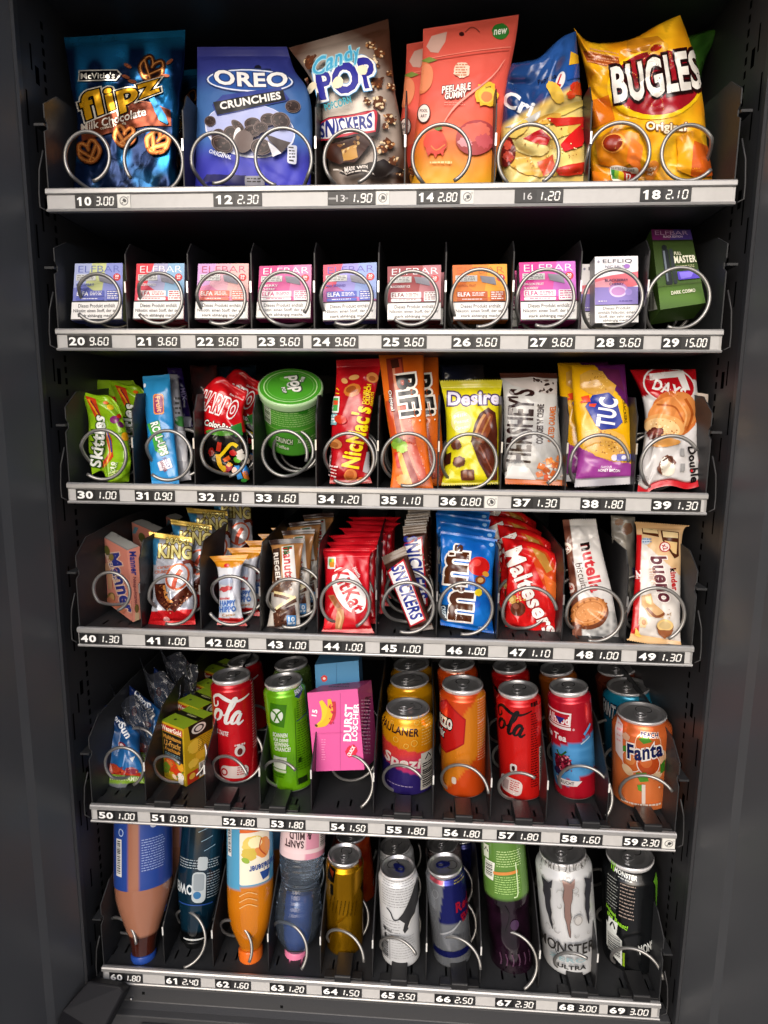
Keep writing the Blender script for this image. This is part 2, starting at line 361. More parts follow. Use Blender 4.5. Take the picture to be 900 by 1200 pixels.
class Surf:
    """a grid of points (rows v, columns u) with normals and the map from print coordinates to (u,v)"""
    def __init__(s, P, px=None, wrap=False, out=None, fmap=None):
        s.P = P; s.M, s.N = P.shape[0]-1, P.shape[1]-1; s.px = px if px is not None else proj(P); s.fmap = fmap
        du = np.gradient(P, axis=1); dv = np.gradient(P, axis=0)
        if wrap: du[:, 0] = du[:, -1] = P[:, 1]-P[:, -2]
        n = np.cross(du, dv); n /= np.linalg.norm(n, axis=2)[..., None]+1e-12
        if out is not None and (n*out).sum() < 0: n = -n
        s.n = n
    def samp(s, A, uv):
        x = uv[:, 0]*s.N; y = uv[:, 1]*s.M; i = np.clip(np.floor(x).astype(int), 0, s.N-1); j = np.clip(np.floor(y).astype(int), 0, s.M-1)
        fx = (x-i)[:, None]; fy = (y-j)[:, None]
        return (A[j, i]*(1-fx)+A[j, i+1]*fx)*(1-fy)+(A[j+1, i]*(1-fx)+A[j+1, i+1]*fx)*fy
    def map(s, p):
        if s.fmap: return s.fmap(p)
        c = np.stack([s.px[0, 0], s.px[0, -1], s.px[-1, -1], s.px[-1, 0]])
        A = np.array([[0, 0, 1], [1, 0, 1], [1, 1, 1], [0, 1, 1.]]); M_, *_ = np.linalg.lstsq(np.c_[c, np.ones(4)], A[:, :2], rcond=None)
        uv = np.c_[p, np.ones(len(p))]@M_
        for _ in range(10):
            uv = np.clip(uv, -.15, 1.15); q = s.samp(s.px, uv); h = .01
            a = (s.samp(s.px, uv+[h, 0])-q)/h; b = (s.samp(s.px, uv+[0, h])-q)/h; d = p-q
            det = a[:, 0]*b[:, 1]-a[:, 1]*b[:, 0]; det = np.where(np.abs(det) < 1e-6, 1e-6, det)
            uv = uv+np.clip(np.stack([(d[:, 0]*b[:, 1]-d[:, 1]*b[:, 0])/det, (a[:, 0]*d[:, 1]-a[:, 1]*d[:, 0])/det], 1), -.3, .3)
        return uv
    def base(s, colf):
        X, Y = s.px[..., 0], s.px[..., 1]
        c = colf(X, Y) if callable(colf) else np.broadcast_to(C(colf), X.shape+(3,))
        i = np.arange((s.M+1)*(s.N+1)).reshape(s.M+1, s.N+1)
        F = np.stack([i[:-1, :-1], i[1:, :-1], i[1:, 1:], i[:-1, 1:]], -1).reshape(-1, 4)
        T3 = np.concatenate([F[:, [0, 1, 2]], F[:, [0, 2, 3]]]); V = s.P.reshape(-1, 3); nn = np.cross(V[T3[:, 1]]-V[T3[:, 0]], V[T3[:, 2]]-V[T3[:, 0]])
        k = (nn*s.n.reshape(-1, 3)[T3].sum(1)).sum(1) < 0; T3[k] = T3[k][:, ::-1]
        return s.P.reshape(-1, 3), T3, s.n.reshape(-1, 3), np.array(c).reshape(-1, 3)
    def prints(s, dec, thr=2.2, k0=0):
        V = []; F = []; N_ = []; Cc = []; nv = 0; lay = k0
        for d in dec:
            lay += d['lay']
            if not len(d['t']): continue
            t, o = split(d['t'], d['o'], thr); p = t.reshape(-1, 2)
            uv = s.map(p); ctr = uv.reshape(-1, 3, 2).mean(1); ok = ((ctr > 0.002) & (ctr < .998)).all(1)
            if not ok.any(): continue
            uv = np.clip(uv.reshape(-1, 3, 2)[ok].reshape(-1, 2), 0, 1); oo = np.repeat(o[ok], 3)
            n = s.samp(s.n, uv); P = s.samp(s.P, uv)+n*(3.0e-4+lay*8.5e-5+oo)[:, None]
            k = len(P); f = np.arange(k).reshape(-1, 3)
            nn = np.cross(P[f[:, 1]]-P[f[:, 0]], P[f[:, 2]]-P[f[:, 0]]); fl = (nn*n[f[:, 0]]).sum(1) < 0; f[fl] = f[fl][:, ::-1]
            V.append(P); F.append(f+nv); N_.append(n); Cc.append(np.broadcast_to(d['c'], (k, 3))); nv += k
        if not V: return None
        return np.concatenate(V), np.concatenate(F), np.concatenate(N_), np.concatenate(Cc)
def join(parts):
    V = []; F = []; N_ = []; Cc = []; n = 0
    for p in parts:
        if p is None: continue
        V.append(p[0]); F.append(p[1]+n); N_.append(p[2]); Cc.append(p[3]); n += len(p[0])
    return np.concatenate(V), np.concatenate(F), np.concatenate(N_), np.concatenate(Cc)
def flat(L): return [d for x in L for d in x]

# ------------------------------------------------------------------ bags, bars and pouches
def edge(P, t):
    P = np.asarray(P, float); s = np.r_[0, np.cumsum(np.linalg.norm(np.diff(P, axis=0), axis=1))]; s /= s[-1]
    if len(P) > 2:
        Q = spline(P, 8); P = Q; s = np.r_[0, np.cumsum(np.linalg.norm(np.diff(P, axis=0), axis=1))]; s /= s[-1]
    return np.stack([np.interp(t, s, P[:, k]) for k in range(2)], -1)
def pack(name, label, cat, tl, tr, br, bl, yt, yb, th=.008, cr=.0012, base='888', fin=None, dec=(), seal=(.0, .0), top=(), right=(), bottom=(), left=(),
         group=None, seed=None, zig=0, part='wrapper', sealcol=None, nf=26, soft=.55, step=.0017):
    """a filled bag whose front outline is given by its four edges; yt / yb are the depths of its top and bottom"""
    fin = fin or FILM; rs = np.random.default_rng(seed if seed is not None else abs(hash(label)) % 1000 if False else sum(map(ord, label)))
    A, B = at(*tl, yt), at(*tr, yt); Cc, Dd = at(*br, yb), at(*bl, yb)
    wm = (np.linalg.norm(A-B)+np.linalg.norm(Cc-Dd))/2; hm = (np.linalg.norm(A-Dd)+np.linalg.norm(B-Cc))/2
    N = int(max(16, wm/step)); M = int(max(16, hm/step)); u = np.linspace(0, 1, N+1); v = np.linspace(0, 1, M+1)
    Tp, Bt = edge([tl, *top, tr], u), edge([bl, *bottom, br], u); Lf, Rt = edge([tl, *left, bl], v), edge([tr, *right, br], v)
    U, V_ = np.meshgrid(u, v); U3, V3 = U[..., None], V_[..., None]
    px = (1-V3)*Tp[None]+V3*Bt[None]+(1-U3)*Lf[:, None]+U3*Rt[:, None]-((1-U3)*(1-V3)*np.array(tl)+U3*(1-V3)*np.array(tr)+(1-U3)*V3*np.array(bl)+U3*V3*np.array(br))
    st, sb = seal
    if zig:
        z = zig*np.where(np.arange(N+1) % 2, 1, -1); dv = np.clip(1-V_/max(st, .03), 0, 1); px[..., 1] += z*dv; dv = np.clip(1-(1-V_)/max(sb, .03), 0, 1); px[..., 1] += z*dv
    Y = yt+(yb-yt)*V_
    d = FW+RT*((px[..., :1]-450)/FPX)-UP*((px[..., 1:]-600)/FPX); P0 = CAM+d*((Y-CAM[1])/d[..., 1])[..., None]
    n0 = np.cross(B-A, Dd-A); n0 /= np.linalg.norm(n0)
    if n0[1] > 0: n0 = -n0
    nd = CAM-(A+B+Cc+Dd)/4; nd /= np.linalg.norm(nd); nd = nd/max(.5, nd@n0)
    vb = np.clip((V_-st)/(1-st-sb), 0, 1); pr = np.clip(4*U*(1-U), 0, 1)**soft*np.clip(4*vb*(1-vb), 0, 1)**(soft*.8)
    X, Z = U*wm*1000, V_*hm*1000; wr = np.zeros_like(U)
    for _ in range(nf):                                # creases of crumpled film
        x0, z0 = rs.uniform(0, wm*1000), rs.uniform(0, hm*1000)
        if rs.random() < .55: z0 = (rs.random() < .5)*hm*1000+rs.normal(0, hm*120)
        a = rs.uniform(0, math.pi); L = rs.uniform(.15, .5)*wm*1000; w_ = rs.uniform(2.4, 6)
        s_ = (X-x0)*math.cos(a)+(Z-z0)*math.sin(a); t_ = -(X-x0)*math.sin(a)+(Z-z0)*math.cos(a)
        wr += rs.choice([-1, 1])*rs.uniform(.4, 1)*np.exp(-(np.sqrt(t_*t_+2.2)-1.48)/w_)*np.exp(-(s_/L)**2)
    wr = wr*cr*.8+cr*1.2*(vnoise(X/14+seed_(label), Z/14, 3)-.5)+cr*.35*(vnoise(X/7, Z/7+seed_(label), 5)-.5)
    inb = ((V_ >= st) & (V_ <= 1-sb)); wfade = np.clip(pr*2.5, .15, 1)
    crimp = .00022*np.sin(V_*hm*1000*2*math.pi/3.4)*(~inb)
    front = pr*th+wr*wfade+crimp+.0003; bend = cr*2.2*(vnoise(X/22+3+seed_(label), Z/30, 9)-.5)
    Pf = P0+nd*(front+bend)[..., None]; Pb = P0+nd*(-pr*th*.9-.0003+bend+wr*.3*wfade)[..., None]
    S = Surf(Pf, px, out=n0)
    Vf, Ff, Nf, Cf = S.base(base); Sb = Surf(Pb, px, out=-n0); Vb, Fb, Nb, Cb = Sb.base(base)
    if sealcol is not None:
        for q, m_ in ((0, V_ < st), (1, V_ > 1-sb)):
            if sealcol[q] is not None: Cf[m_.ravel()] = C(sealcol[q])
    # rim joining front and back
    i = np.arange((M+1)*(N+1)).reshape(M+1, N+1); loop = np.r_[i[0, :-1], i[:-1, -1], i[-1, :0:-1], i[:0:-1, 0]]; nx = np.roll(loop, -1); K = len(Vf)
    R_ = np.concatenate([np.stack([loop, nx, nx+K], 1), np.stack([loop, nx+K, loop+K], 1)])
    pr_ = S.prints(flat(dec)) if dec else None
    org = (Cc+Dd)/2
    row = Ff.min(1) // (N+1); vr = row/M
    ts, bs = (vr < st-1e-9), (vr >= 1-sb-1e-9) & (sb > 0)
    bodyF = ~(ts | bs); parts = [(Vf, Ff[bodyF], Nf, Cf), (Vb, Fb[bodyF], Nb, Cb)]
    if pr_: parts.append(pr_)
    Vj, Fj, Nj, Cj = join(parts); lv = (loop % (N+1), loop // (N+1))
    rimF = R_; hasseal = st > 0 or sb > 0
    VV = np.concatenate([Vf, Vb]); NN = np.concatenate([Nf, Nb]); CC = np.concatenate([Cf, Cb])
    Vj2 = np.concatenate([Vj, VV]); Fj2 = np.concatenate([Fj, rimF+len(Vj)]); Nj2 = np.concatenate([Nj, NN]); Cj2 = np.concatenate([Cj, CC])
    if not hasseal:
        o = mk(name, Vj2, Fj2, fin, None, org, Cj2, Nj2); return tag(o, label, cat, group)
    root = empty(name, org, label, cat, group); mk(part, Vj2, Fj2, fin, root, org, Cj2, Nj2)
    for msk in (ts, bs):
        if msk.any():
            Vs, Fs, Ns, Cs = join([(Vf, Ff[msk], Nf, Cf), (Vb, Fb[msk], Nb, Cb)]); mk('seal', Vs, Fs, fin, root, org, Cs, Ns)
    return root
def seed_(s): return (sum(map(ord, s)) % 97)

def quadS(a, b, c, d, nu=10, nv=10, out=None, fmap=None):
    u = np.linspace(0, 1, nu+1)[None, :, None]; v = np.linspace(0, 1, nv+1)[:, None, None]
    return Surf((np.array(a)*(1-u)+np.array(b)*u)*(1-v)+(np.array(d)*(1-u)+np.array(c)*u)*v, out=out, fmap=fmap)
def uvmap(w, h): return lambda p: p/np.array([w, h], float)
def carton(name, label, cat, q, ext, cols, fdec=(), rdec=(), tdec=(), ldec=(), design=None, fin=None, group=None, part=None, bdec=()):
    """q: front corners TL,TR,BR,BL as (px,py,depth) or 3D points; ext: thickness (m) or a vector; cols: front,right,left,top,bottom"""
    a, b, c, d = [np.array(p) if isinstance(p, np.ndarray) else at(*p) for p in q]
    n = np.cross(b-a, d-a); n /= np.linalg.norm(n); n = n if n[1] > 0 else -n
    e = n*ext if np.isscalar(ext) else np.array(ext)
    if not isinstance(cols, (list, tuple)): cols = [cols]*5
    ctr = (a+b+c+d)/4+e/2; parts = []
    fm = uvmap(*design) if design else None
    for corners, col, dec, f_ in (((a, b, c, d), cols[0], fdec, fm), ((b, b+e, c+e, c), cols[1], rdec, None), ((a+e, a, d, d+e), cols[2], ldec, None),
                             ((a+e, b+e, b, a), cols[3], tdec, None), ((d, c, c+e, d+e), cols[4], bdec, None), ((b+e, a+e, d+e, c+e), cols[1], (), None)):
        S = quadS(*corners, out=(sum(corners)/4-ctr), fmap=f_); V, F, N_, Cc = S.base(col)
        nn = np.cross(V[F[:, 1]]-V[F[:, 0]], V[F[:, 2]]-V[F[:, 0]]); fl = (nn*N_[F[:, 0]]).sum(1) < 0; F[fl] = F[fl][:, ::-1]
        parts.append((V, F, N_, Cc))
        if dec: parts.append(S.prints(flat(dec), thr=8))
    V, F, N_, Cc = join(parts); org = (c+d+c+e+d+e)/4
    o = mk(name, V, F, fin or CARD, None, org, Cc, N_); return tag(o, label, cat, group)

# ------------------------------------------------------------------ turned things
def lathe(p0, p1, prof, ns=72, px=True):
    """surface of revolution about p0->p1; prof = [(t along axis, radius)], t=1 first (top) so that v runs downwards"""
    p0, p1 = np.array(p0), np.array(p1); ax = p1-p0; L = np.linalg.norm(ax); ax /= L
    f = CAM-(p0+p1)/2; f -= ax*(f@ax); f /= np.linalg.norm(f); s = np.cross(ax, f); 
    if s@RT < 0: s = -s
    prof = np.array(prof, float); th = (np.linspace(0, 1, ns+1)-.5)*2*math.pi
    ctr = p0+ax*(prof[:, :1]*L); P = ctr[:, None]+prof[:, 1][:, None, None]*(f*np.cos(th)[None, :, None]+s*np.sin(th)[None, :, None])
    fl = proj(ctr+f*prof[:, 1:2]); sd = np.linalg.norm(proj(ctr+s*prof[:, 1:2])-proj(ctr), axis=1); n = len(prof)
    y = fl[:, 1]; vi = np.arange(n)/(n-1); ymono = np.maximum.accumulate(y+np.arange(n)*1e-4)
    def fmap(p):
        v = np.interp(p[:, 1], ymono, vi); x = np.interp(v, vi, fl[:, 0]); r = np.maximum(np.interp(v, vi, sd), 1)
        v = np.where(p[:, 1] < ymono[0]-1, -1, np.where(p[:, 1] > ymono[-1]+1, 2, v))
        return np.stack([.5+(p[:, 0]-x)/r/(2*math.pi), v], 1)
    # photo-style coordinates of every vertex, for base colours: x unrolled about the centre line
    px = np.stack([fl[:, :1]+sd[:, None]*th[None], np.broadcast_to(y[:, None], P.shape[:2])], -1)
    S = Surf(P, px, wrap=True, fmap=fmap)
    c = (P-ctr[:, None])
    if (S.n*c).sum() < 0: S.n = -S.n
    return S, (f, s, ax, L)
def turned(name, S, base, m, parent, org, dec=(), thr=2.6):
    V, F, N_, Cc = S.base(base); nn = np.cross(V[F[:, 1]]-V[F[:, 0]], V[F[:, 2]]-V[F[:, 0]]); fl = (nn*N_[F[:, 0]]).sum(1) < 0; F[fl] = F[fl][:, ::-1]
    J = join([(V, F, N_, Cc)]+([S.prints(flat(dec), thr=thr)] if dec else []))
    return mk(name, J[0], J[1], m, parent, org, J[3], J[2])
LIDT = {}
def can(name, label, xb, yb, xt, yl, R, zf, base, dec=(), fin=None, group=None, lidr=.86, tabcol=None, tabrot=20, slim=True, lidmat=None):
    pf = atz(xb, yb, zf); Ya = max(pf[1], -.002)+R*.8; p0 = np.array([at(xb, yb, Ya)[0], Ya, zf]); p1 = at(xt, yl, Ya); p1 = np.array([p1[0], Ya, p1[2]])
    h = np.linalg.norm(p1-p0); k = R/h; lr = R*lidr
    prof = [(1-.006, lr*1.0), (1-.012, lr*1.035), (1-.022, lr*1.035), (1-.034, lr*.985), (1-.045, lr*.99)]
    nk = (R-lr)*2.1/h if slim else .12
    for t in np.linspace(0, 1, 7)[1:]: q = .5-.5*math.cos(math.pi*t); prof.append((1-.045-nk*t*.9, lr*.99+(R-lr*.99)*q))
    tb = .055; t0 = prof[-1][0]
    prof += [(t0-(t0-tb)*t, R) for t in np.linspace(0, 1, 34)[1:]]
    prof += [(tb*.72, R*.985), (tb*.45, R*.93), (tb*.2, R*.84), (0.0, R*.77), (0.0, R*.7), (.035, R*.5), (.045, R*.02)]
    root = empty(name, p0, label, 'drink can', group)
    S, (f, s, ax, L) = lathe(p0, p1, prof)
    bc = base if callable(base) else (lambda X, Y, c=C(base): np.broadcast_to(c, X.shape+(3,)))
    nb = len(prof)-6
    def bf(X, Y):
        c = np.array(bc(X, Y)); c[:4] = C((.62, .62, .63)); c[nb:] = C((.55, .55, .56)); return c
    turned('body', S, bf, fin or CANP, root, p0, dec)
    # lid: recessed panel with countersink and bead
    lp = [(1-.004, lr*1.02), (1.002, lr*1.0), (1.002, lr*.965), (1-.004, lr*.94), (1-.03, lr*.88), (1-.034, lr*.84), (1-.022, lr*.80), (1-.02, lr*.6), (1-.023, lr*.58), (1-.023, lr*.2), (1-.023, .0001)]
    SL, _ = lathe(p0, p1, lp, 56); VL, FL, NL, CL = SL.base('ccc')
    SLn = NL
    lid = mk('lid', VL, FL, lidmat or ALU, root, p0); 
    import bmesh
    b = bmesh.new(); b.from_mesh(lid.data); bmesh.ops.recalc_face_normals(b, faces=b.faces); b.to_mesh(lid.data); b.free()
    zt = p0+ax*L*(1-.015); a = math.radians(tabrot); X = s*math.cos(a)+f*math.sin(a); Yv = -s*math.sin(a)+f*math.cos(a)
    def pt(x, y, z): return zt+X*x*lr+Yv*y*lr+ax*z
    # pull tab (a loop with a finger hole) and the scored mouth
    O = [(.27*math.cos(t)*(1 if math.sin(t) > 0 else .8), .1+.42*math.sin(t)) for t in np.linspace(0, 2*math.pi, 25)[:-1]]
    I = [(.15*math.cos(t), .24+.16*math.sin(t)) for t in np.linspace(0, 2*math.pi, 25)[:-1]]
    V = [pt(x, y, .0004+.0016) for x, y in O]+[pt(x, y, .0016) for x, y in I]+[pt(x, y, .0002) for x, y in O]+[pt(x, y, .0002) for x, y in I]
    n = 24; F = []
    for i in range(n):
        j = (i+1) % n; F += [(i, j, n+j, n+i), (i, 2*n+i, 2*n+j, j), (n+i, n+j, 3*n+j, 3*n+i)]
    mk('pull_tab', V, F, mat('tab_'+tabcol, tabcol, rough=.3, metal=.5) if tabcol else ALU, lid, p0, smooth=False)
    M_ = [pt(.34*math.cos(t), -.42+.3*math.sin(t), -.0012) for t in np.linspace(0, 2*math.pi, 33)]
    tube('score_line', M_, .0007, PLBLK, lid, 6, p0)
    return root
def bottle(name, label, ax0, ax1, Ya, prof, base, fin, capcol, cap, dec=(), lab=None, group=None, ns=64, capside=0, fmat=None):
    """ax0/ax1: photo points of the axis (upper, lower) at depth Ya; prof: (t from upper end 0..1, half width in photo px); cap: same"""
    A, B = at(*ax0, Ya[0]), at(*ax1, Ya[1])
    def pr(pf):
        out = []
        for t, hw in pf: c = A+(B-A)*t; out.append((1-t, hw*((c-CAM)@FW)/FPX))
        return out
    def dense(pf, n=90 if fin is WATER else 46):
        ts = np.array([p[0] for p in pf]); Q = spline(np.array(pf), 6); t = np.linspace(ts[0], ts[-1], n)
        return list(zip(t, np.interp(t, Q[:, 0], Q[:, 1])))
    root = empty(name, B, label, 'drink bottle', group)
    S, _ = lathe(B, A, pr(dense(prof)), ns); turned('body', S, base, fin, root, B, dec)
    if cap:
        S, _ = lathe(B, A, pr(cap), ns); rr = np.linspace(0, 1, 30*2+1)
        k = np.arange(S.P.shape[1]) % 2; ctr = S.P.mean(1, keepdims=True); P = ctr+(S.P-ctr)*(1-.025*k[None, :, None]); S2 = Surf(P, S.px, wrap=True); S2.n = S.n
        turned('cap', S2, capcol, PLAS, root, B)
    if lab:
        pf, lb, ld = lab
        S, _ = lathe(B, A, [(t, r+.0004) for t, r in pr(dense(pf, 24))], ns); turned('label', S, lb, PLAS, root, B, ld)
    return root

# ------------------------------------------------------------------ the cabinet
ROWZ = [ZB+z for z in (0, -.1457, -.3181, -.4925, -.7259, -.961)]; TW = .72; RH = .0241
def slotted(name, plane, fixed, us, vs, holes, m, parent, flip=False):
    """a sheet in the plane x=fixed or z=fixed with rectangular holes cut out; holes = set of (u0,u1,v0,v1)"""
    us = sorted(set([round(u, 5) for u in us]+[round(h[i], 5) for h in holes for i in (0, 1)])); vs = sorted(set([round(v, 5) for v in vs]+[round(h[i], 5) for h in holes for i in (2, 3)]))
    V = []; F = []
    idx = {}
    for i, u in enumerate(us):
        for j, v in enumerate(vs):
            idx[i, j] = len(V); V.append((fixed, u, v) if plane == 'x' else (u, v, fixed))
    for i in range(len(us)-1):
        for j in range(len(vs)-1):
            cu, cv = (us[i]+us[i+1])/2, (vs[j]+vs[j+1])/2
            if any(h[0] < cu < h[1] and h[2] < cv < h[3] for h in holes): continue
            F.append((idx[i, j], idx[i+1, j], idx[i+1, j+1], idx[i, j+1]))
    return mk(name, V, F, m, parent, smooth=False)
XL, XR, YB, ZTOP, ZLOW = -.017, .737, .56, ZB+.215, ROWZ[5]-.03
V_ = empty('vending_machine', (0, 0, 0), 'tall charcoal vending machine cabinet with open front and slotted inner side walls', 'vending machine')
for X in (XL, XR):
    holes = []
    z = ZLOW+.02
    while z < ZTOP-.03: holes.append((.040, .0445, z, z+.0075)); z += .0132
    z = ZLOW+.05
    while z < ZTOP-.05: holes.append((.0165, .0195, z, z+.026)); z += .082
    for z in (ZLOW+.075, ROWZ[4]+.015, ROWZ[3]-.1, ROWZ[1]-.06, ROWZ[0]-.02, ROWZ[0]+.115): holes.append((.024, .031, z, z+.018)); holes.append((.0035, .0065, z-.05, z-.015))
    # rows of holes are cut strip by strip so the sheet stays light
    bands = {}
    for h in holes: bands.setdefault((h[0], h[1]), []).append(h)
    ys = [0.0]+sorted(y for b in bands for y in b)+[YB]
    V = []; F = []
    for a, b in zip(ys[:-1], ys[1:]):
        hs = sorted(h[2:] for h in bands.get((a, b), []))
        cuts = [ZLOW]+[c for h in hs for c in h]+[ZTOP]
        for k in range(0, len(cuts)-1, 2):
            n = len(V); V += [(X, a, cuts[k]), (X, b, cuts[k]), (X, b, cuts[k+1]), (X, a, cuts[k+1])]; F.append((n, n+1, n+2, n+3))
    mk('side_wall', V, F, BLACK, V_, smooth=False)
    s = -1 if X < 0 else 1
    boxes('outer_wall', [((min(X+s*.02, X+s*.024), .002, .12), (max(X+s*.02, X+s*.024), YB, ZTOP))], VOID, V_)
    # front jamb: folded edge and the glossy flank that flares towards the viewer
    J = [(X+s*.0015, -.001), (X+s*.0015, -.012), (X+s*.012, -.06), (X+s*.016, -.07), (X+s*.10, -.46), (X+s*.13, -.46), (X+s*.03, -.001)]
    extrude('door_jamb', J, 'z', .10, ZTOP+.12, JAMB, V_)
    extrude('jamb_edge', [(X-s*.0005, -.0008), (X+s*.003, -.0008), (X+s*.003, -.010), (X+s*.0005, -.0115), (X-s*.0012, -.009)], 'z', .12, ZTOP, GREY, V_)
boxes('back_wall', [((XL, YB, .12), (XR, YB+.004, ZTOP))], BLACK, V_)
boxes('top_panel', [((XL-.03, -.02, ZTOP), (XR+.03, YB, ZTOP+.02)), ((XL-.03, -.06, ZTOP+.004), (XR+.03, -.02, ZTOP+.16))], BLACK, V_)  # ceiling, plus an added unseen front header that shades the top row
zl = ROWZ[5]-RH
lower = extrude('lower_panel', [(.012, zl-.006), (.004, zl-.008), (.004, zl-.030), (-.004, zl-.034), (-.012, zl-.036), (-.012, .12), (.03, .12), (.03, zl-.006)], 'x', XL, XR, GREY, V_, bev=.001)
boxes('ledge', [((.055, -.030, zl-.052), (XR, -.012, zl-.043))], GREY, V_, bev=.002)
for X in (.060, .064): pass
for (x, y) in ((154, 1170), (154, 1177), (139, 1187)):
    c = at(x, y, .0035); P, _ = lathe(c, c+np.array([0, -.0025, 0]), [(1, .0001), (1, .0016), (.6, .0022), (0, .0022)], 14); turned('bolt', P, 'ccc', STEEL, V_, np.zeros(3))
for (x, y) in ((168, 1164), (170, 1178), (330, 1180)):
    c = at(x, y, .0036); boxes('punched_hole', [((c[0]-.0018, .0034, c[2]-.0018), (c[0]+.0018, .0039, c[2]+.0018))], VOID, V_)
# the folded delivery flap at the lower left
fl = [at(72, 1185, -.05), at(103, 1149, -.02), at(140, 1156, -.02), at(146, 1162, -.02), at(118, 1215, -.06), at(60, 1215, -.08)]
fl2 = [p+np.array([0, .018, -.012]) for p in fl]; n = 6
flap = mk('delivery_flap', np.array(fl+fl2), [tuple(range(n))[::-1], tuple(range(n, 2*n))]+[(i, (i+1) % n, n+(i+1) % n, n+i) for i in range(n)], FLAP, V_, smooth=False)
bm_ = flap.modifiers.new('bevel', 'BEVEL'); bm_.width = .003; bm_.segments = 3
tag(boxes('pavement', [((-6, -8, -.1), (7, 3, 0))], mat('paving', (.30, .29, .275), rough=.8, bump=.3, bscale=40, cvar=.3)), kind='structure')
boxes('plinth', [((XL-.02, .0, 0), (XR+.02, YB, .12))], GREY, V_)

# ------------------------------------------------------------------ trays, spirals and price labels
COL = [  # spiral centres: cx, cy, r (photo px), end angle, hand
 [(99, 183, 30, -73, 1), (178, 186, 35, -142, -1), (249, 184, 30, -92, 1), (331, 183, 34, -105, -1), (409, 183, 32, -70, 1), (517, 180, 35, -62, 1), (620, 181, 36, -60, 1), (727, 178, 36, -110, 1), (810, 177, 33, -40, -1)],
 [(x, 349, r, a, 1) for x, r, a in ((112, 29, -140), (184, 30, -140), (257, 31, -115), (332, 31, -35), (405, 32, -115), (482, 32, -130), (562, 34, -95), (640, 34, -110), (720, 34, -110), (797, 36, -110))],
 [(118, 533, 30, -128, 1), (195, 534, 30, -130, 1), (261, 531, 29, -75, 1), (333, 532, 28, -18, 1), (408, 538, 31, -125, 1), (478, 539, 32, -105, 1), (550, 541, 33, -105, 1), (625, 540, 33, -57, 1), (703, 543, 34, 3, 1), (786, 544, 34, 30, 1)],
 [(129, 694, 24, -70, 1), (200, 704, 30, -105, 1), (270, 705, 30, -150, 1), (340, 708, 30, -110, 1), (404, 709, 30, -62, 1), (478, 713, 31, -108, 1), (546, 714, 32, -100, 1), (621, 719, 32, 10, 1), (698, 721, 33, -103, 1), (770, 721, 33, -62, 1)],
 [(144, 900, 25, -60, 1), (210, 905, 0, 55, 1), (276, 908, 0, 25, 1), (337, 916, 0, 50, 1), (413, 916, 0, -60, 1), (475, 920, 0, 40, 1), (543, 922, 0, 5, 1), (609, 926, 0, 65, 1), (683, 928, 0, -45, 1), (751, 935, 0, 35, 1)],
 [(156, 1095, 0, 10, 1), (227, 1098, 0, -85, 1), (282, 1095, 0, -25, 1), (343, 1100, 0, -40, 1), (407, 1110, 0, 0, 1), (469, 1118, 0, 35, 1), (536, 1122, 0, 0, 1), (601, 1110, 0, -70, 1), (668, 1132, 0, 70, 1), (737, 1130, 0, 5, 1)]]
DIVX = [[216, 370, 474, 579, 689], None, None, None, [167, 238, 303, 364, 438, 509, 578, 645, 718], [189, 247, 313, 375, 437, 501, 566, 636, 705]]   # dividers (photo x near their front tips)
DIVY = [225, 0, 0, 0, 868, 1062]
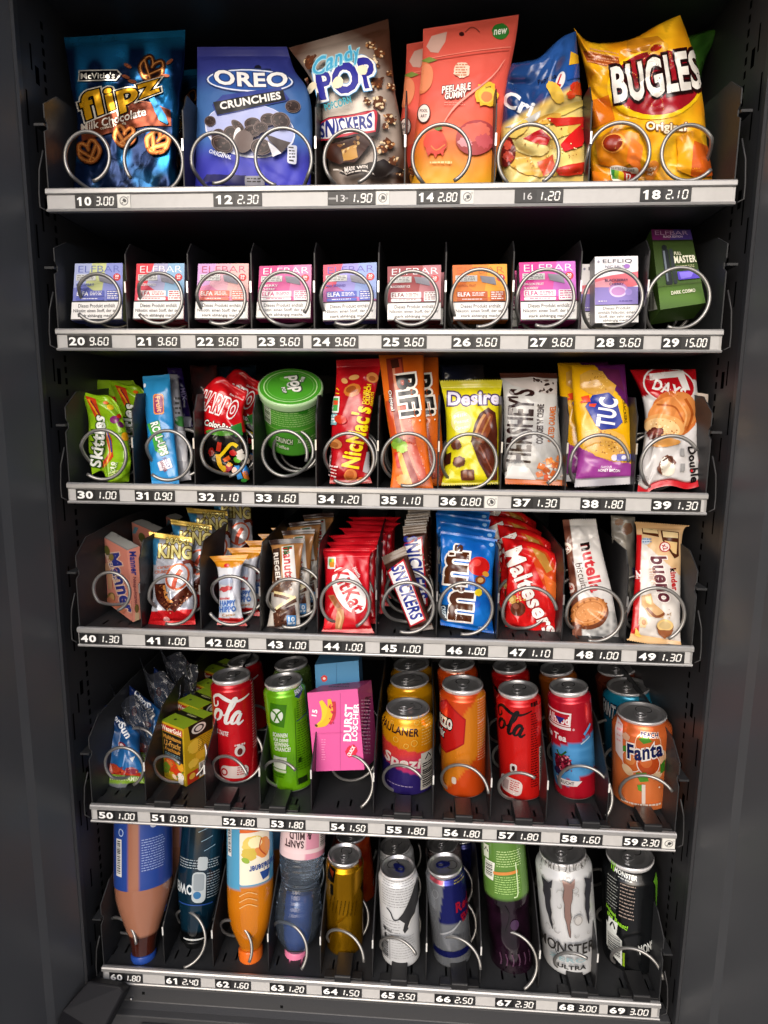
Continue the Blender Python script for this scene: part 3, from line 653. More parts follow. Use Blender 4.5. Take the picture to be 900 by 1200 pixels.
TAGS = [
 [('10', '3.00', 88, 137, 237, 1), ('12', '2.30', 250, 307, 234.5, 0), ('13', '1.90', 384, 440, 233, 1), ('14', '2.80', 488, 539, 232.5, 1), ('16', '1.20', 603, 660, 231, 0), ('18', '2.10', 750, 810, 229, 0)],
 [('20', '9.60', 79, 131, 399, 0), ('21', '9.60', 159, 211, 399, 0), ('22', '9.60', 229, 283, 400, 0), ('23', '9.60', 301, 355, 400, 0), ('24', '9.60', 365, 420, 401, 0), ('25', '9.60', 447, 500, 401, 0), ('26', '9.60', 529, 586, 401, 0), ('27', '9.60', 619, 674, 401, 0), ('28', '9.60', 697, 754, 401, 0), ('29', '15.00', 775, 832, 401, 0)],
 [('30', '1.00', 89, 140, 579.5, 0), ('31', '0.90', 158, 205, 581.5, 0), ('32', '1.10', 231, 283, 583, 0), ('33', '1.60', 298, 350, 584.5, 0), ('34', '1.20', 371, 424, 586, 0), ('35', '1.10', 445, 496, 587.5, 0), ('36', '0.80', 514, 567, 588.5, 1), ('37', '1.30', 599, 656, 591, 0), ('38', '1.80', 680, 733, 592.5, 0), ('39', '1.30', 763, 821, 594, 0)],
 [('40', '1.30', 93, 143, 747.5, 0), ('41', '1.00', 170, 221, 750, 0), ('42', '0.80', 240, 291, 752, 0), ('43', '1.00', 312, 362, 755, 0), ('44', '1.00', 378, 428, 757, 0), ('45', '1.00', 445, 496, 760, 0), ('46', '1.00', 522, 572, 763, 0), ('47', '1.10', 595, 648, 766, 0), ('48', '1.00', 673, 728, 768.5, 0), ('49', '1.30', 746, 802, 771, 0)],
 [('50', '1.00', 114, 161, 955, 0), ('51', '0.90', 176, 223, 958, 0), ('52', '1.80', 260, 301, 962, 0), ('53', '1.80', 316, 358, 966, 0), ('54', '1.50', 386, 431, 970, 0), ('55', '1.80', 451, 501, 973.5, 0), ('56', '1.80', 518, 565, 978, 0), ('57', '1.80', 582, 634, 981, 0), ('58', '1.60', 656, 706, 985.5, 0), ('59', '2.30', 729, 775, 990, 1)],
 [('60', '1.80', 128, 167, 1142.5, 0), ('61', '2.40', 193, 235, 1148.5, 0), ('62', '1.60', 252, 294, 1153, 0), ('63', '1.20', 316, 359, 1158.5, 0), ('64', '1.50', 377, 424, 1163.5, 0), ('65', '2.50', 445, 489, 1168.5, 0), ('66', '2.50', 509, 557, 1173.5, 0), ('67', '2.30', 580, 628, 1178, 0), ('68', '3.00', 653, 702, 1183, 0), ('69', '3.00', 712, 763, 1186, 0)]]
STOPS = {4: (1, 2, 3, 5, 6, 7, 8, 9), 5: (4, 5, 6, 8, 9)}
SEGS = {'0': 'abcdef', '1': 'bc', '2': 'abged', '3': 'abgcd', '4': 'fgbc', '5': 'afgcd', '6': 'afgedc', '7': 'abc', '8': 'abcdefg', '9': 'abcdfg'}
num_ = num
def lcd(s, x, y, w, h, c):
    """seven-segment digits, slanted"""
    nd = len(s)-1; cw = w/(nd+.4); x0 = x-w/2; out = []; sh = .14
    P = {'tl': (0, 0), 'tr': (1, 0), 'ml': (0, .5), 'mr': (1, .5), 'bl': (0, 1), 'br': (1, 1)}
    E_ = {'a': ('tl', 'tr'), 'b': ('tr', 'mr'), 'c': ('mr', 'br'), 'd': ('bl', 'br'), 'e': ('ml', 'bl'), 'f': ('tl', 'ml'), 'g': ('ml', 'mr')}
    for ch in s:
        if ch == '.':
            q = x0+cw*.12-sh*h*.3; out.append(rect(q-.9, y+h/2-1.9, q+.9, y+h/2+.1, c)); x0 += cw*.4; continue
        for g in SEGS[ch]:
            (ax, ay), (bx, by) = P[E_[g][0]], P[E_[g][1]]
            if ch == '1': ax = bx = .55
            gw = cw*.66; k = .07
            def q(px_, py_): return (x0+cw*.16+px_*gw-sh*(py_-.5)*h, y+(py_-.5)*h)
            A_, B_ = np.array(q(ax, ay)), np.array(q(bx, by)); d_ = (B_-A_)*k; out.append(stroke([A_+d_, B_-d_], 1.35, c))
        x0 += cw
    return merge(*out)
trays = []; HOOK = mat('dull_hook_wire', (.035, .035, .036), rough=.55, metal=.2)
for r, z in enumerate(ROWZ):
    t = empty('vending_tray', (TW/2, 0, z), ['black vending tray of the top row holding large snack bags', 'black vending tray with small pastel boxes, second from the top', 'black vending tray whose rail shows prices 30 to 39',
        'black vending tray crowded with chocolate bars, prices 40 to 49', 'black vending tray holding cans and drink cartons', 'lowest black vending tray with upside-down bottles and cans'][r], 'tray', 'pull-out trays of the vending machine')
    O = np.array([TW/2, 0, z]); trays.append(t)
    rail = extrude('price_rail', [(a_, z+b_) for a_, b_ in [(.0042, -.0010), (.0015, 0.), (-.0012, -.0004), (-.0024, -.0018), (-.0026, -.0058), (-.0018, -.0066), (.0004, -.0070), (.0004, -.0212), (-.0020, -.0214), (-.0026, -.0224), (-.0020, -RH), (.0042, -RH)]], 'x', 0, TW, RAIL, t, origin=O)
    sub = lambda o: o
    def strip_quad(x0, x1, zc, hh, y): return [np.array(p) for p in ((x0, y, zc+hh), (x1, y, zc+hh), (x1, y, zc-hh), (x0, y, zc-hh))]
    st = boxes('label_strip', [((.002, -.0004, z-.0209), (TW-.003, .0002, z-.0073))], STRIP, rail, O)
    for nm, pr_, x0, x1, yc, ic in TAGS[r]:
        a, b = at(x0, yc, -.0009), at(x1, yc, -.0009); zc = z-.0141; hh = .0066
        S = quadS(*strip_quad(a[0], b[0], zc, hh, -.0009), nu=4, nv=2, out=np.array([0, -1, 0]), fmap=None)
        w = x1-x0; k = (14.6 if r < 4 else 13.4); S.fmap = (lambda w, k: (lambda p: p/np.array([w, k])))(w, k)
        small = nm in ('13', '16'); m = w*.44 if len(pr_) < 5 else w*.40
        dec = [rect(0.3, .5, m, k-.5, '19191a'), rect(m+.6, .4, w, k-.4, '2a2a2b')]
        if small: dec += [T(nm, m*.62, k/2, 10, 7.5, 0, 'c4c4c4', .005)]
        else: dec += [num_(nm, m*.5, k/2, m*.86, k*.68, 'f4f4f2')]
        if nm == '13': dec += [rect(1, k*.44, m*.44, k*.58, '909090'), rect(m*.84, k*.44, m*.98, k*.58, '909090')]
        dec += [lcd(pr_, m+(w-m)*.5, k/2, (w-m)*.80, k*.6, 'ecece8')]
        J = join([S.base('1c1c1d'), S.prints(flat(dec))]); mk('price_label', J[0], J[1], CARD, rail, O, J[3], J[2])
        if ic:
            c, d = at(x1+1, yc, -.0009), at(x1+16, yc, -.0009); S = quadS(*strip_quad(c[0], d[0], zc, hh*1.02, -.0009), nu=4, nv=4, out=np.array([0, -1, 0])); S.fmap = lambda p: p/15.
            J = join([S.base('c8c8c2'), S.prints(globe(7.5, 7.5, 7.4))]); mk('round_arrow_sticker', J[0], J[1], CARD, rail, O, J[3], J[2])
    # floor with slots
    cs = COL[r]; cx3 = [at(c[0], c[1], .014)[0] for c in cs] if r < 4 else [at(c[0], c[1], .05)[0] for c in cs]
    if DIVX[r]: dv = [at(x, DIVY[r], .0125)[0] for x in DIVX[r]]
    else: dv = [(a+b)/2 for a, b in zip(cx3[:-1], cx3[1:])]
    holes = []
    if r >= 2:
        for x in cx3:
            for k, dx in enumerate((-.016, .0, .016)):
                holes.append((x+dx-.0013, x+dx+.0013, .022+.004*(k % 2), .036+.004*(k % 2)))
    ed = [.001]+dv+[TW-.001]; V = []; F = []
    fo = boxes('tray_floor_back', [], SIDE) if False else None
    us = [.001, TW-.001]; 
    slotted('tray_floor', 'z', z-.004, us, [.0040, .5], [h for h in holes], SIDE, t).location = -Vector(O)
    boxes('under_tray', [((.004, .012, z-RH+.002), (TW-.004, .49, z-RH+.004))], BLACK, t, O)
    top = .098 if r == 1 else .104
    for x in (0.0, TW):
        s = 1 if x == 0 else -1
        extrude('tray_side', [(.003, -.022), (.003, .058), (.009, .062), (.009, .068), (.005, .072), (.005, .088), (.012, .094), (.055, top+.012), (.48, top+.016), (.48, -.022)] if False else
                [(.003, z-.022), (.003, z+.058), (.009, z+.062), (.009, z+.068), (.005, z+.072), (.005, z+.086), (.030, z+top), (.12, z+top+.008), (.48, z+top+.01), (.48, z-.022)], 'x', x, x+s*.0012, SIDE, t, origin=O)
        boxes('hanger', [((min(x, x-s*.011), .004, z+.064), (max(x, x-s*.011), .03, z+.0665))], SIDE, t, O)
        tube('lock_wire', [(x-s*.004, .006, z+.040), (x-s*.0085, .004, z+.020), (x-s*.010, .003, z-.004), (x-s*.010, .003, z-.018), (x-s*.004, .003, z-.021)], .0009, HOOK, t, 6, O)
    for x in dv:
        d = extrude('divider', [(.013, z-.004), (.013, z+.050), *([(.0165, z+.054), (.0165, z+.082), (.022, z+.088), (.03, z+top-.002)] if r < 4 else [(.018, z+.056), (.075, z+top-.006)]), (.13, z+top+.004), (.47, z+top+.006), (.47, z-.004)], 'x', x-.0007, x+.0007, PLBLK, t, origin=O)
        boxes('divider_tip', [((x-.0009, .0122, z+.040), (x+.0009, .0132, z+.052))], GLINT if r > 3 else STEEL, d, O)  # small plastic tips; their pale colour paints the glints on the divider edges
    for i, (cx, cy, rp, a0, hand) in enumerate(cs):
        if rp:
            Y0 = .0075 if r < 4 else .022; c = at(cx, cy, Y0); R_ = rp*((c-CAM)@FW)/FPX-.001; pitch = .062 if r == 0 else .045; turns = 3
            if r in (0, 1): R_ = min(R_, .034)
        else:
            Y0 = .016 if r == 4 else .007; R_ = .0285 if r == 4 else .0265; c = np.array([cx3[i], Y0, z-.004+R_+.002]); pitch = .07; turns = 3
        P = []
        for k in range(turns*44+1):
            tt = k/44; th = math.radians(a0)+hand*2*math.pi*tt
            ff = {(2, 7): .62, (2, 8): .5, (2, 9): .5, (3, 7): .5, (3, 9): .66}.get((r, i), .8); yy = pitch*tt if not rp else pitch*(.2*min(tt, ff)+min(max(0, tt-ff), .2)*3.4+max(0, tt-ff-.2)*.8)
            P.append((c[0]+R_*math.cos(th), Y0+yy, c[2]+R_*math.sin(th)))
        tube('wire_spiral', P, .00205 if r < 4 else .0020, WIRE, t, 8, O)
        if r in STOPS and i in STOPS[r]:
            x = cx3[i]+(-.002 if r == 4 else 0); zf = z-.004
            extrude('can_stop', [(-.0012, z+.0004), (-.0012, z+.0075), (.0005, z+.009), (.036, z+.0085), (.038, z+.006), (.038, z-.003), (.001, z+.0004)], 'x', x-.0105, x+.0105, PLBLK, t, bev=.0008, origin=O)
            boxes('stop_base', [((x-.025, .0046, z-.0038), (x+.025, .016, z+.0012))], PLBLK, t, O, bev=.0008)
FZ = [z-.004 for z in ROWZ]

# ------------------------------------------------------------------ goods, top row
G1 = 'snack bags on the top tray'
def navy(X, Y): n = vnoise(X/16, Y/30, 4); c = mix('0a1e40', '1e7cb8', (n-.45)*2.2); t = np.clip((60-Y)/20, 0, 1)[..., None]; return c*(1-t)+C('1c7aac')*t  # cyan foil highlights are mixed into the navy base colour
p10 = pack('pretzel_bag', 'shiny dark blue foil bag of chocolate pretzels above price label 10', 'snack bag', (75, 44), (217, 35), (206, 236), (84, 238), .07, .045, th=.018, cr=.0018, base=navy, fin=FOIL, seal=(.05, 0), right=[(216, 80), (211, 130)], left=[(83, 100), (91, 150)], zig=.3, step=.0021, nf=46, dec=
 [pretzel(177, 82, 15, 25, '5a3018', '2a1408')]+[ell(x, y, 5, 2, 'a0583a', r) for x, y, r in ((150, 79, 30), (155, 97, 10), (198, 74, -40), (193, 90, 0), (148, 92, 20))]+
 [poly([(94, 84), (138, 83.5), (143, 89), (137, 96), (93, 97)], 'c8c4bc'), poly([(95.5, 85.5), (137.5, 85), (141, 89), (136, 94.7), (94.8, 95.6)], '0a0a10'), T("McVitie's", 116, 90.5, 39, 7.2, -1, 'e8e4d8', .02),
  poly([(96, 152), (120, 138), (150, 124), (172, 121), (199, 131), (200, 148), (170, 148), (130, 156), (98, 166)], '6e3420'), stroke([(96, 152), (120, 138), (150, 124), (172, 121), (199, 131)], 1, '9a5a3c', 5),
  T('flipz', 142, 117, 94, 34, -19, 'e0a41c', .03, .12, [('f2ead8', 3.2), ('120c08', 1.7)], tap=-.22),
  T('Milk Chocolate', 134, 141.5, 76, 9.5, -15, 'f4e8d8', .02, .2), T('coated Pretzels', 134, 148, 30, 3.6, -13, 'e8d8c0', .01),
  pretzel(107, 178, 14, -20), pretzel(147, 160, 13, 10), pretzel(184, 168, 14, 35), stroke([(178, 118), (190, 140), (196, 146)], [6, 9, 2], '2a6a90')])
dup(p10, (.022, .075, .001), 'second blue pretzel bag, mostly hidden behind the one above price label 10', G1)
oreo = vgrad((50, '2a2c74'), (85, '2c357e'), (110, '39609a'), (160, '4470ac'), (185, '4448b8'), (225, '3c3cc4'))
pack('cookie_pouch', 'violet blue stand-up pouch of round cookie pieces above price label 12', 'snack bag', (231, 55), (336, 55), (363, 232), (228, 234), .075, .045, th=.020, cr=.0016, base=oreo, fin=MATTE, seal=(.07, 0), right=[(345, 82), (361, 107), (366, 150)], left=[(231, 110), (229, 170)], step=.002, dec=
 [rect(290, 82, 317, 86, '0a0c20'), ell(302, 81, 4, 3.5, '0a0c20'),
  ell(293, 153, 52, 31, 'dfe4f4', 8), ell(293, 152, 50.5, 29.5, 'aab2dc', 8),
  ell(293, 96, 51, 14.5, '1c3268', 2), ell(293, 96, 49.5, 13, 'd6dcec', 2), ell(293, 96, 47.5, 11.4, '24509a', 2), T('OREO', 294, 95.5, 84, 17, 2, 'e6e4e2', .055, -.1, [('14316e', 1.4)], arc=-3),
  poly([(250, 124), (262, 113), (328, 104), (338, 117), (334, 120), (256, 137)], '2c3c88'), poly([(251, 121), (331, 107), (334, 119), (256, 136)], '1c1c20'), T('CRUNCHIES', 293.5, 119.5, 70, 9, -10, 'eceae4', .04)]+
 [cookie(*a) for a in ((342, 126, 9, 7.5, 0), (248, 143, 6.5, 6, 0), (258, 160, 8, 8, 0), (262, 170, 13, 9, 30), (272, 158, 9, 9, 40), (280, 149, 9, 5, 40), (297, 147, 9, 7, 0), (314, 142, 9, 7, 0), (328, 144, 11, 9, 20), (297, 156, 9, 7, 0), (306, 152, 8, 6, 0))]+
 [ell(280, 160, 4, 8, 'f0ecea', 20), ell(287, 168, 11, 13, '6a5c58', 20), cookie(307, 174, 12, 9, 10), poly([(312, 161), (340, 170), (330, 182), (316, 168)], '4a3f3e'), poly([(314, 168), (330, 182), (320, 186)], 'e8e8f0'),
  T('ORIGINAL', 262, 183, 25, 4.5, 20, 'e8ecf8', .03), rect(336, 173, 345, 193, 'd8dcec', 4, 2), lines(337.5, 175, 343.5, 192, 5, '444', .5),
  poly([(246, 205), (290, 206), (288, 216), (240, 214)], '20205c'), rect(289, 207, 312, 216, '9a9aa6'), lines(291, 209, 308, 214, 2, '444')])
def brown(X, Y): d = np.hypot((X-405-(Y-120)*.12)/48, (Y-130)/75); return mix('dccfc2', '4c2e20', (d-.55)*1.2+.25*(vnoise(X/14, Y/14, 3)-.5))
pack('popcorn_bag', 'brown and cream bag of candy popcorn above price label 13', 'snack bag', (338, 56), (455, 22), (484, 234), (390, 236), .075, .048, th=.021, cr=.002, base=brown, fin=MATTE, seal=(.06, 0), right=[(462, 100), (471, 150)], left=[(366, 96), (377, 140)], top=[(385, 43), (420, 33)], zig=.3, step=.002, dec=
 [popc(*a) for a in ((434, 55, 6), (444, 64, 6), (437, 76, 7), (455, 88, 3.5), (441, 99, 7), (432, 107, 5), (456, 104, 4), (443, 123, 7), (429, 122, 5), (455, 142, 6.5), (449, 150, 4), (452, 170, 7), (446, 177, 5), (458, 190, 5.5), (450, 194, 5), (367, 77, 6), (360, 92, 6), (365, 97, 4), (479, 205, 5), (466, 205, 4))]+
 [T('POP', 408, 99, 62, 34, -14, '23248e', .034, 0, [('4aa0d8', 3.4), ('f0ece6', 2.2)], tap=.06), T('Candy', 398, 80, 54, 22, -19, '3fa2cc', .015, .3, [('9ad0e0', 1)])]+
 [ell(373, 105, 4.5, 5, 'efe2c0', wob=.1), ell(400, 104, 5, 6.5, 'efe2c0', wob=.1), ell(424, 91, 5, 5.5, 'efe2c0', wob=.1), T('POPCORN', 400, 127, 31, 8, -16, '3aa0b0', .03),
  poly([(380, 150), (382, 145), (438, 134), (444, 141), (442, 160), (436, 165), (383, 165)], '2a1a18'), poly([(379, 147), (437, 134.5), (440, 137), (438, 159), (381, 168)], 'b8283a'), poly([(381, 149), (436, 137), (437, 157), (382.5, 165)], 'ece8e8'), T('SNICKERS', 409, 151, 52, 16, -10, '1c2a80', .05, .06),
  poly([(387, 174), (410, 167), (432, 163), (438, 170), (430, 180), (420, 192), (404, 194), (388, 186)], '3e1e12'), poly([(404, 178), (418, 174), (422, 188), (406, 192)], 'c09048'), specks([(402, 172), (422, 166), (424, 176), (406, 184)], 14, 2.2, ['d8b070', 'e4c48c', '8a5a2a']),
  poly([(409, 198), (445, 191), (470, 206), (400, 206)], '1c100c'), T('MADE WITH', 421, 198.5, 24, 4, -5, 'e8e0d8', .03), lines(396, 202, 440, 205, 1, 'd8d0c8')])
coral = vgrad((20, 'd85a4a'), (110, 'dc5648'), (150, 'e06040'), (185, 'e88a2c'), (215, 'f0b028'))
p14 = pack('gummy_pouch', 'coral to yellow resealable gummy pouch leaning right above price label 14', 'sweets pouch', (496, 34), (608, 17), (578, 230), (482, 228), .070, .045, th=.013, cr=.0010, base=coral, fin=MATTE, seal=(.03, 0), right=[(604, 48), (593, 110)], left=[(494, 90), (486, 160)], step=.002, dec=
 [poly([(500, 55), (506, 43), (524, 38), (522, 50), (514, 63), (505, 62)], 'cfa79a'), ell(541, 41, 3, 2.6, '3a1010'), stroke([(545, 39), (552, 33), (558, 35), (562, 39)], 1.2, '8a3a30', 5), ell(586, 38, 10, 9.5, '2c7a2c', -20, wob=.05), T('new', 586, 38.5, 15, 6.5, -8, 'f0f6e8', .02, .25),
  stroke([(500, 70), (550, 62), (598, 56)], .9, 'f08a78'), stroke([(500, 73), (550, 66), (596, 60)], .8, 'b84438'),
  ell(495, 92, 13, 19, 'd87a50', 10), ell(499, 92, 9, 16, 'e08860', 10), stroke([(490, 80), (484, 96), (492, 110)], 3, 'c89050', 4), poly([(494, 72), (504, 68), (513, 72), (503, 75)], '7a8a3a'),
  ell(541, 84, 9.5, 9, 'ead0b8', wob=.12), lines(534, 77, 548, 92, 5, 'c87858', .6), T('PEELABLE', 535, 104.5, 33, 8, -8, 'fff0e8', .04, .2, [('5a1a18', 1.2)]), T('GUMMY', 534, 112.5, 25, 7.5, -8, 'fff0e8', .04, .2, [('5a1a18', 1.2)]), lines(521, 121, 546, 126, 2, 'e88a78', .35),
  ell(498, 134, 7.5, 11, '3a1a18', 6), ell(498, 134, 6.4, 10, 'f0dcd4', 6), T('PIXEL', 498, 131, 9, 3.6, 0, '302020', .02), T('ART', 498, 137, 7, 3.6, 0, '302020', .02)]+
 [ell(569, 112, 13, 14, 'e8b82a', 0, n=30, wob=.13), ell(569, 113, 9.5, 10, 'f0c848'), ell(569, 115, 6.5, 6, 'e8884a', wob=.04), T('Juicy', 571, 104, 7, 3, -12, '402010', .02),
  ell(557, 162, 23, 20, 'a83a3c', -15), ell(556, 156, 17, 11, 'd86858', -10, wob=.1), ell(566, 166, 9, 8, 'c05058', wob=.2), ell(545, 168, 8, 5, 'e09aa0', 20, wob=.2), stroke([(520, 146), (532, 128), (550, 112), (575, 92), (590, 72)], [.6, 2.2, 2.6, 1.4, .5], 'e89888', 4),
  ell(511, 168, 13, 14, 'd8402c', -10, wob=.04), poly([(500, 176), (503, 184), (507, 178), (511, 186), (515, 178), (519, 184), (521, 175)], 'd8402c'), stroke([(506, 172), (512, 177), (522, 170)], 1.2, 'f09040', 4), poly([(509, 152), (516, 148), (520, 152), (514, 155)], '5a7a2a'),
  lines(505, 190, 530, 195, 1, 'f0d090', .5)])
dup(p14, (-.022, .022, -.004), 'second coral gummy pouch peeking out behind the left edge of the first', G1)
def crisp(X, Y):
    n = vnoise(X/13, Y/15, 8); c = mix('d8a838', 'e8d48a', n*1.3); t = np.clip((122-Y-(X-640)*.55)/7, 0, 1)[..., None]
    return c*(1-t)+mix('16305e', '28559c', np.clip((X-600)/70, 0, 1)*.8+.3*n)*t
pack('crisp_bag', 'blue and yellow crisp bag with red peppers, squeezed in above price label 16', 'snack bag', (600, 74), (675, 36), (690, 234), (590, 234), .060, .045, th=.024, cr=.0052, base=crisp, fin=FILM, right=[(679, 90), (685, 150)], left=[(592, 100), (587, 160)], top=[(618, 72), (632, 68), (656, 46)], nf=60, step=.0019, dec=
 [T('Cri', 608, 122, 38, 19, 24, 'e4e6ea', .05), T('Paprika', 641, 95, 22, 7, -22, '1a1a30', .005, .3), ell(656, 96, 5, 11, 'd8d8d8', 18), T('L', 656, 96, 5, 15, 14, 'c02030', .05, .1),
  poly([(668, 62), (679, 66), (681, 74), (666, 78)], 'e0b02a'), poly([(663, 80), (681, 74), (683, 90), (664, 96)], '1f4fa0'),
  poly([(592, 150), (625, 136), (634, 130), (632, 140), (606, 150)], 'c8c8c4'), ell(676, 105, 9, 8, 'c8341c', 20, wob=.1), ell(668, 112, 5, 4, 'd84824', 0, wob=.2)]+
 [ell(x, y, a, b, c, r, wob=.08) for x, y, a, b, c, r in ((650, 110, 14, 7, 'e0b848', 60), (665, 128, 24, 5, 'e4c868', -24), (642, 140, 15, 6, 'd0a040', -15), (660, 150, 22, 10, 'e8cf70', -28), (622, 172, 20, 9, 'ead68a', 10), (610, 190, 22, 10, 'd8b050', 35), (655, 186, 16, 9, 'f0dc80', 30), (672, 150, 10, 6, 'd8b050', -40), (640, 200, 18, 6, 'c8a040', -5), (610, 152, 14, 7, 'dcbc60', -40))]+
 [poly([(614, 163), (635, 152), (644, 162), (640, 170), (622, 166)], 'c8242a'), poly([(655, 170), (682, 144), (686, 158), (680, 172), (660, 178)], 'd01f20'), poly([(640, 140), (684, 138), (682, 146), (650, 150)], 'cc2a20'), poly([(630, 190), (648, 180), (652, 198), (636, 206)], 'd85838'), poly([(650, 196), (684, 190), (680, 204), (655, 204)], 'c8301c'),
  ell(596, 178, 9, 17, '6a1c18', 10), ell(597, 170, 5, 6, 'd0503c', wob=.2), ell(597, 184, 5, 6, 'c04838', wob=.2)]+
 [specks([(600, 150), (650, 140), (684, 150), (684, 205), (596, 205)], 70, .9, ['b0782a', 'f4e8b0', 'a05020'])])
def bug(X, Y): n = vnoise(X/20, Y/18, 2); return mix('d88a10', 'f0b81e', n*1.4-.1)*np.where(n > .78, .75, 1)[..., None]
p18 = pack('corn_snack_bag', 'orange yellow bag of corn cone snacks with red oval, above price label 18', 'snack bag', (672, 32), (797, 18), (838, 234), (694, 234), .070, .045, th=.032, cr=.0052, base=bug, fin=FILM, right=[(812, 62), (824, 120), (828, 165)], left=[(683, 72), (692, 120), (692, 170)], top=[(690, 49), (720, 50), (745, 44), (770, 30)], nf=64, step=.0022, dec=
 [poly([(683, 60), (725, 70), (730, 84), (690, 74)], 'a04a18'), lines(690, 62, 728, 80, 5, 'd89868', .4, 12), poly([(735, 50), (770, 45), (780, 55), (750, 66), (735, 62)], 'b87818'),
  poly([(715, 78), (695, 90), (692, 120), (720, 125)], 'd8a018'), poly([(690, 120), (715, 112), (722, 140), (698, 150)], 'c86a14'), 
  ell(768, 100, 55, 40, 'f0c418', -8), ell(770, 98, 50, 37, '961622', -8), ell(770, 60, 12, 7, 'e0a830', -20), ell(768, 59, 7, 4, 'a02418', -20),
  T('BUGLES', 769, 92, 101, 44, -10, 'e9e6df', .05, .04, [('4a0a10', 3.6), ('1c0c0c', 2.2)], wave=-1.5, tap=.06), T('Original', 779, 149.5, 46, 12.5, 1, 'f6ecd0', .03, 0, [('7a4a10', 1.4)])]+
 [poly([(700, 165), (722, 150), (748, 156), (750, 180), (728, 196), (704, 190)], 'e08a1c'), ell(722, 165, 15, 11.5, 'd08028', -10), ell(721, 166, 12.5, 9.5, 'f0a848', -10), ell(720, 166, 10.5, 8, '8e2a12', -10), poly([(740, 160), (752, 170), (750, 200), (736, 186)], 'e87828'),
  poly([(790, 160), (815, 150), (826, 190), (812, 206), (792, 196)], 'e8a018'), poly([(810, 165), (826, 172), (832, 206), (806, 204)], 'c85a18'), poly([(696, 200), (712, 204), (716, 214), (698, 214)], 'e8801c'),
  rect(716, 192, 748, 212, 'e8e4da', 0, 4), T('NUTRI-SCORE', 731, 195, 25, 3, 0, '777', .02), rect(717, 198, 722, 210, '2c7a3a'), rect(722, 198, 727, 210, '88b030'), rect(727, 198, 732, 210, 'e0c020'), rect(732, 196, 740, 211, 'c0392b', 0, 2), T('D', 736, 203.5, 4.5, 7, 0, 'fff', .04), rect(740, 198, 746, 210, 'a82020'),
  rect(757, 187, 768, 208, 'c8782a', 8, 4), T('NON', 762, 193, 7, 4, 8, 'fff0d8', .02), T('GMO', 762, 199, 7, 4, 8, 'fff0d8', .02)])
pack('snack_bag', 'green snack bag whose corner sticks out behind the orange corn snack bag', 'snack bag', (760, 52), (848, 32), (828, 225), (745, 225), .135, .12, th=.02, cr=.005, base=lambda X, Y: mix('2c5a22', '4c8a30', vnoise(X/15, Y/15, 3)), fin=FILM, right=[(826, 72), (818, 130)], step=.0026)

# ------------------------------------------------------------------ second row: pastel boxes
BX = [('20', ((88, 309), (143, 308), (142.5, 375), (84, 376)), ['a9b4dc', 'c8d090', '8a94d8', '7078c0'], '5560b8', '5864b8', 'BLUEBERRY', 'LEMON', 'lilac and yellow'),
 ('21', ((160, 309), (216, 308.5), (215.5, 375), (156.5, 375)), ['d8283c', 'a8a8cc', '88b4d8', 'd84058'], 'f0f0f0', 'c82038', 'FROZEN BERRIES', '', 'red and sky blue'),
 ('22', ((232, 309), (291, 308.5), (290.5, 375), (228.5, 374.5)), ['c898d0', 'e0a8b8', 'e8b4b0', 'd880a8'], 'e8705c', 'b84a70', '', '', 'mauve and peach'),
 ('23', ((304, 312), (365, 310), (364, 374), (300.5, 374)), ['c8287c', 'd8589c', 'e080b0', 'd04890'], 'f0f0f0', 'c82878', 'BERRY', 'CHERRY', 'deep magenta'),
 ('24', ((378.5, 310), (441.5, 307), (440.5, 375), (378.5, 376.5)), ['d84868', '9a94dc', '90a8e0', 'b85ca0'], '4c5cc0', '6a5cb8', 'MIX BERRIES', '', 'red and periwinkle'),
 ('25', ((454, 312), (517, 310), (516.5, 375.5), (454, 376)), ['8a2030', '9a3038', 'b8707a', '9c3444'], 'f0f0f0', '7a1c2c', 'BLACKBERRY ICE', '', 'dark wine red'),
 ('26', ((530, 311), (594, 309), (595, 375), (531, 376)), ['d86a14', 'e88a18', 'f0a428', 'e07818'], 'b8501c', 'c06018', 'TROPICAL FRUIT', '', 'bright orange'),
 ('27', ((608, 308), (674, 306), (676, 375.5), (610, 376.5)), ['d8208c', 'e050a8', 'c86ac8', 'd83898'], 'f0f0f0', 'c82080', 'DRAGON FRUIT', 'BLACKBERRY', 'hot pink')]
roots2 = []
